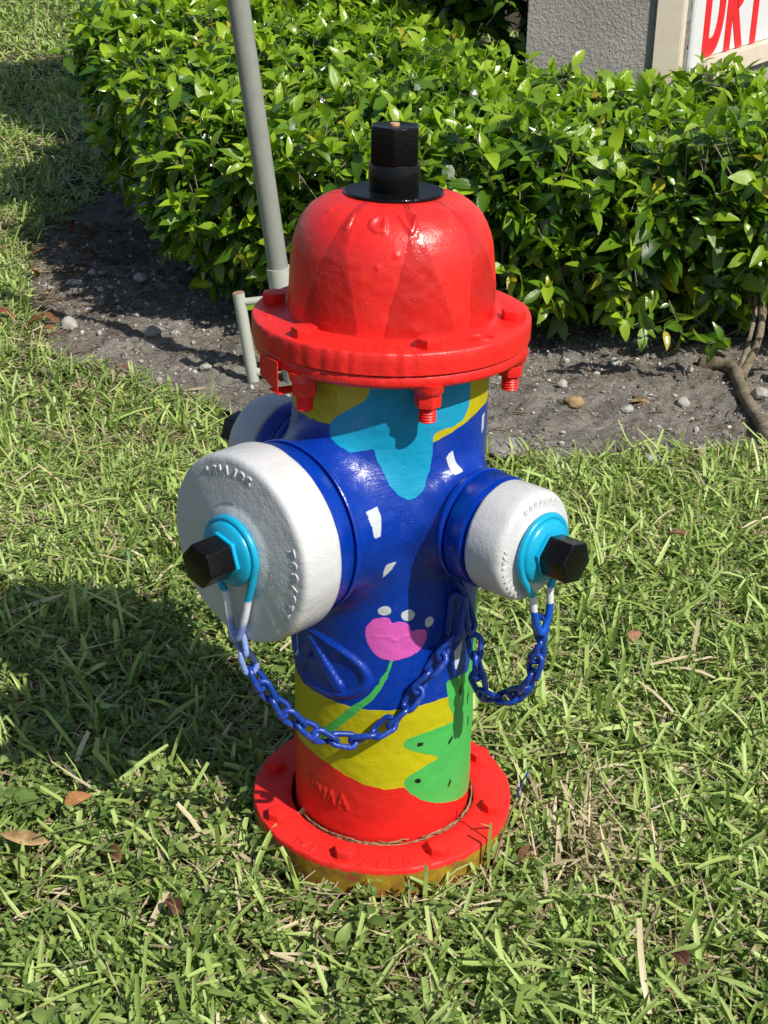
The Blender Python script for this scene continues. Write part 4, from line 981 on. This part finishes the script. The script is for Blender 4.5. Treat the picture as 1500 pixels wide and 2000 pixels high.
# ------------------------------------------------------------------ lawn
def blades(n, xy, z0, L, wd, head, lean, curv, tint, dry, tipf, K=4, fold=False):
    s = np.linspace(0, 1, K); ds = 1 / (K - 1); ang = lean[:, None] + curv[:, None] * s[None, :]
    hx = np.zeros((n, K)); hz = np.zeros((n, K))
    for k in range(1, K):
        am = .5 * (ang[:, k] + ang[:, k - 1]); hx[:, k] = hx[:, k - 1] + np.sin(am) * ds * L; hz[:, k] = hz[:, k - 1] + np.cos(am) * ds * L
    dx, dy = np.cos(head), np.sin(head); tw = rng.normal(0, .35, n)
    C = np.stack([xy[:, :1] + hx * dx[:, None], xy[:, 1:2] + hx * dy[:, None], z0[:, None] + np.maximum(hz, .001)], 2)
    side = np.stack([-dy * np.cos(tw), dx * np.cos(tw), np.sin(tw)], 1)
    prof = np.stack([np.full(n, .75), np.full(n, 1.0), np.full(n, .93), tipf], 1) if K == 4 else np.stack([np.full(n, .9), np.full(n, 1.0), tipf], 1)
    W = wd[:, None] * prof * .5
    if fold:   # a keel along the middle of the blade
        up = np.cross(np.stack([dx, dy, np.zeros(n)], 1), side); kl = C - (up * rng.uniform(.3, .75, n)[:, None])[:, None] * W[:, :, None]
        v = np.stack([C - side[:, None] * W[:, :, None], kl, C + side[:, None] * W[:, :, None]], 2).reshape(-1, 3)
        b = (np.arange(n) * K * 3)[:, None]; k = np.arange(K - 1)[None] * 3
        q = np.concatenate([np.stack([b + k + e, b + k + 1 + e, b + k + 4 + e, b + k + 3 + e], 2).reshape(-1, 4) for e in (0, 1)])
        return v, q, dict(tint=np.repeat(tint, K * 3), dry=np.repeat(dry, K * 3), run=np.tile(np.repeat(s, 3), n))
    v = np.stack([C - side[:, None] * W[:, :, None], C + side[:, None] * W[:, :, None]], 2).reshape(-1, 3)
    b = (np.arange(n) * K * 2)[:, None]; k = np.arange(K - 1)[None] * 2
    q = np.stack([b + k, b + k + 1, b + k + 3, b + k + 2], 2).reshape(-1, 4)
    return v, q, dict(tint=np.repeat(tint, K * 2), dry=np.repeat(dry, K * 2), run=np.tile(np.repeat(s, 2), n))

def scatter(n, x0, x1, y0, y1, cone=None):
    xy = np.stack([rng.uniform(x0, x1, n), rng.uniform(y0, y1, n)], 1)
    r = np.hypot(xy[:, 0], xy[:, 1]); edge = bed_sd(xy[:, 0], xy[:, 1]) + .035 * vnoise(xy, 9, 41) + .015 * vnoise(xy, 40, 42)
    k = (r > .152) & (edge > -.01)
    return xy[k]

N = NT('grass_blade'); t = N.attr('tint'); d = N.attr('dry'); run = N.attr('run')
gcol = N.mix(N.ramp(t, 0, .5), (.085, .165, .024), (.300, .410, .095)); gcol = N.mix(N.ramp(t, .5, 1), gcol, (.47, .58, .20))
gcol = N.mix(N.math('MULTIPLY', N.ramp(run, .25, .0), .3), gcol, (.36, .34, .18))
straw = N.mix(t, (.26, .19, .10), (.70, .60, .40)); col = N.mix(d, gcol, straw)
pb = N.bsdf(col, .42, .35); tr = N.n('ShaderNodeBsdfTranslucent'); N.l(N.mix(1.0, col, (1.1, 1.25, .6), 'MULTIPLY'), tr.inputs[0])
ms = N.n('ShaderNodeMixShader'); ms.inputs[0].default_value = .22; N.l(pb.outputs[0], ms.inputs[1]); N.l(tr.outputs[0], ms.inputs[2]); m_grass = N.done(ms.outputs[0])

def weedy(xy):
    """share of broad-leaf weeds: most in the front left"""
    a = np.clip(.5 - (xy[:, 0] - .0) * 1.5, 0, 1) * np.clip((.75 - xy[:, 1]) / .5, 0, 1)
    return np.clip(a * .95 + .45 * vnoise(xy, 4.5, 51) + .06, 0, 1)
def dryness(xy):
    ring = np.exp(-((np.hypot(xy[:, 0], xy[:, 1]) - .19) / .05) ** 2) * (xy[:, 1] < .05)
    tuft = np.exp(-(((xy[:, 0] - .25) / .05) ** 2 + ((xy[:, 1] + .03) / .10) ** 2))
    return np.clip(.16 + .26 * vnoise(xy, 5, 52) + .16 * vnoise(xy, 16, 53) + .45 * ring + .55 * tuft, .02, .9)

def mound(xy): return .013 * np.exp(-((np.hypot(xy[:, 0], xy[:, 1]) - .165) / .045) ** 2)
GJ = Join()
def lay_grass(n, x0, x1, y0, y1, lmul=1.0, wmul=1.0, K=4, thick=1.0):
    tc = scatter(n // 5, x0, x1, y0, y1); tc = tc[rng.random(len(tc)) > weedy(tc) * .62]; th0 = np.repeat(rng.uniform(0, 6.28, len(tc)), 5)
    xy = np.repeat(tc, 5, 0) + rng.normal(0, .0055 * wmul, (len(tc) * 5, 2)); k = np.hypot(xy[:, 0], xy[:, 1]) > .150; xy = xy[k]; th0 = th0[k]; n = len(xy)
    dr = (rng.random(n) < dryness(xy)).astype(float)
    tone = .5 + .20 * vnoise(xy, 3, 54) + .15 * vnoise(xy, 11, 55)
    L = np.clip(rng.lognormal(-3.38, .40, n), .014, .08) * lmul; wd = np.clip(rng.normal(.0046, .0013, n), .0016, .0080) * wmul * np.where(dr > 0, rng.uniform(.3, .9, n), 1)
    lean = np.where(dr > 0, rng.uniform(.9, 1.6, n), np.abs(rng.normal(.98, .38, n))); curv = rng.normal(.6, .55, n); hd = th0 + rng.normal(0, 1.0, n)
    z0 = np.where(dr > 0, rng.uniform(-.012, .012, n), rng.uniform(-.014, .010, n)) + mound(xy); tipf = np.where(rng.random(n) < .55, rng.uniform(.55, .85, n), .12)
    v, q, a = blades(n, xy, z0, L, wd, hd, lean, curv, np.clip(tone + rng.normal(0, .28, n), 0, 1), dr, tipf, K, K == 4); GJ.add(v, q, None, **a)
lay_grass(68000, -.95, .95, -.60, .50); lay_grass(46000, -1.0, 1.0, .50, 1.25, 1, 1, 3)
lay_grass(42000, -1.45, -.35, 1.2, 3.2, 1.0, 1.0, 3)
lay_grass(30000, -2.6, -.7, 3.0, 6.0, 1.1, 1.3, 3)
lay_grass(34000, -4.6, -1.4, 5.5, 11.0, 1.25, 2.2, 3)
lay_grass(9000, .9, 2.4, -.9, 1.6, 1.0, 1.4, 3); lay_grass(9000, -2.6, -.9, -.9, 3.0, 1.0, 1.4, 3); lay_grass(9000, -1.2, 1.6, 4.8, 9.0, 1.1, 2.0, 3)
# long pale blades lying across the lawn, and short clipped ones standing
xy = scatter(1100, -.9, .9, -.6, 1.25); n = len(xy)
v, q, a = blades(n, xy, rng.uniform(.004, .024, n), rng.uniform(.045, .10, n), rng.uniform(.0035, .0070, n), rng.uniform(0, 6.28, n), rng.uniform(.9, 1.5, n), rng.normal(.35, .4, n), rng.uniform(.55, 1, n), (rng.random(n) < .12) * 1.0, rng.uniform(.3, .9, n), 4, True); GJ.add(v, q, None, **a)
xy = scatter(700, -.6, .75, -.6, .5); n = len(xy)
v, q, a = blades(n, xy, mound(xy) - .005, rng.uniform(.035, .075, n), rng.uniform(.0045, .0080, n), rng.uniform(0, 6.28, n), np.abs(rng.normal(.35, .25, n)), rng.normal(.6, .4, n), rng.uniform(.4, .95, n), (rng.random(n) < .08) * 1.0, rng.uniform(.6, .95, n), 4, True); GJ.add(v, q, None, **a)
tag(link('grass', GJ.mesh('grass'), m_grass), kind='stuff')

# straw thatch down among the blades
TJ = Join()
def lay_thatch(n, x0, x1, y0, y1, w=1.0):
    xy = scatter(n, x0, x1, y0, y1); n = len(xy)
    v, q, a = blades(n, xy, rng.uniform(-.012, .016, n) + mound(xy), rng.uniform(.015, .06, n), rng.uniform(.0008, .0028, n) * w, rng.uniform(0, 6.28, n), rng.uniform(1.2, 1.75, n), rng.normal(0, .25, n), np.clip(rng.beta(1.3, 1.6, n), 0, 1), np.ones(n), rng.uniform(.2, .8, n), 3); TJ.add(v, q, None, **a)
lay_thatch(27000, -.95, .95, -.6, 1.25); lay_thatch(9000, -1.4, -.4, 1.2, 3.2, 1.3); lay_thatch(5000, -2.6, -.7, 3.0, 7.0, 2)
# the pulled-up straw tuft right of the base flange
n = 300; xy = np.stack([rng.normal(.245, .035, n), rng.normal(-.03, .075, n)], 1); xy = xy[np.hypot(xy[:, 0], xy[:, 1]) > .165]; n = len(xy)
v, q, a = blades(n, xy, rng.uniform(.0, .028, n), rng.uniform(.025, .065, n), rng.uniform(.0012, .0045, n), rng.uniform(0, 6.28, n), rng.uniform(.8, 1.6, n), rng.normal(.3, .7, n), rng.uniform(.2, .9, n), np.ones(n), rng.uniform(.1, .6, n), 4); TJ.add(v, q, None, **a)
# creeping runners
for k in range(420):
    x, y = rng.uniform(-.9, .9), rng.uniform(-.55, 1.2)
    if math.hypot(x, y) < .19 or bed_sd(np.array([x]), np.array([y]))[0] < .0: continue
    a = rng.uniform(0, 6.28); pts = [(x, y, rng.uniform(-.004, .014))]
    for i in range(4): a += rng.normal(0, .35); l = pts[-1]; pts.append((l[0] + math.cos(a) * .032, l[1] + math.sin(a) * .032, rng.uniform(-.004, .022)))
    if min(math.hypot(p[0], p[1]) for p in pts) < .165: continue
    v, q, t = tube_np(smooth_path(pts, 14), rng.uniform(.0008, .0016), 4); tt = rng.uniform(.1, .8); TJ.add(v, q, t, tint=tt, dry=float(rng.random() < .75), run=.6)
tag(link('dry_thatch', TJ.mesh('dry_thatch'), m_grass), kind='stuff')

# low broad-leaf weeds
WV = []
for k in range(6):
    v, q, t, u = leaf_geo(1.0, .24 + .05 * (k % 3), .3 + .1 * (k % 2), .3 + .15 * (k % 3), .05, .85, (0, .22, .56, .90)); WV.append((v, q, t, u))
def weeds(n, x0, x1, y0, y1, size):
    xy = scatter(n, x0, x1, y0, y1); xy = xy[rng.random(len(xy)) < weedy(xy) + .05]; J = Join()
    P, Y, Z, S, T = [], [], [], [], []
    for x, y in xy:
        h = rng.uniform(.004, .034) + .013 * math.exp(-((math.hypot(x, y) - .165) / .045) ** 2); c = np.array([x, y, h]); nl = rng.integers(2, 7); r0 = rng.uniform(0, 6.28); s0 = size * rng.uniform(.7, 1.3); tl = rng.normal(0, .25, 2); tn = np.clip(rng.normal(.45, .2), 0, 1)
        for k in range(nl):
            a = r0 + (k % 2) * math.pi + (k // 2) * 1.57 + rng.normal(0, .2); el = rng.normal(.30, .3); yv = np.array([math.cos(a) * math.cos(el), math.sin(a) * math.cos(el), math.sin(el)])
            zv = np.array([tl[0] + rng.normal(0, .25), tl[1] + rng.normal(0, .25), 1]); zv -= yv * (zv @ yv); zv /= np.linalg.norm(zv)
            P.append(c - (0, 0, .006 * (k // 2))); Y.append(yv); Z.append(zv); S.append(s0 * (.75 + .25 * (k // 2)) * rng.uniform(.8, 1.2)); T.append(np.clip(tn + rng.normal(0, .1), 0, 1))
    return map(np.array, (P, Y, Z, S, T))
N = NT('weed_leaf'); t = N.attr('tint'); c = N.mix(t, (.085, .155, .030), (.270, .360, .095)); c = N.mix(N.math('MULTIPLY', N.ramp(N.math('ABSOLUTE', N.attr('across')), .12, .02), .3), c, (.25, .33, .12))
pb = N.bsdf(c, .45, .35); tr = N.n('ShaderNodeBsdfTranslucent'); N.l(N.mix(1.0, c, (1.2, 1.4, .6), 'MULTIPLY'), tr.inputs[0])
ms = N.n('ShaderNodeMixShader'); ms.inputs[0].default_value = .2; N.l(pb.outputs[0], ms.inputs[1]); N.l(tr.outputs[0], ms.inputs[2]); m_weed = N.done(ms.outputs[0])
WJ = Join()
def lay_weeds(*args):
    P, Y, Z, S, T = weeds(*args); X = np.cross(Y, Z); V = rng.integers(0, len(WV), len(P))
    for k, (v, q, t, u) in enumerate(WV):
        m = V == k; n = m.sum(); w = ((v[None, :, :1] * X[m][:, None] + v[None, :, 1:2] * Y[m][:, None] + v[None, :, 2:] * Z[m][:, None]) * S[m][:, None, None] + P[m][:, None]).reshape(-1, 3)
        off = (np.arange(n) * len(v))[:, None, None]; WJ.add(w, (q[None] + off).reshape(-1, 4), (t[None] + off).reshape(-1, 3), tint=np.repeat(T[m], len(v)), across=np.tile(u, n))
lay_weeds(12500, -.95, .7, -.60, 1.0, .0125); lay_weeds(500, -.8, .8, -.55, .6, .022); lay_weeds(2500, -1.3, -.5, 1.0, 3.0, .014)
tag(link('weeds', WJ.mesh('weeds'), m_weed), kind='stuff')

# one stray grass stalk brushed with blue paint
N = NT('blue_tipped_stalk'); m_stalk = N.done(N.bsdf(N.mix(N.ramp(N.attr('run'), .70, .76), (.36, .27, .13), (.02, .07, .42)), .6, .3))
P = smooth_path([(.123, -.105, .020), (.130, -.106, .058), (.139, -.110, .100), (.1475, -.115, .140), (.1535, -.119, .158)], 24); v, q, t = tube_np(P, np.linspace(.0013, .0009, 24), 6)
me = mesh_np('grass_stalk', v, q, t, {'run': np.r_[np.repeat(np.linspace(0, 1, 24), 6), 0, 1]}); tag(link('grass_stalk', me, m_stalk), 'dry grass stalk with a blue painted tip leaning over the red base flange', 'grass stalk')
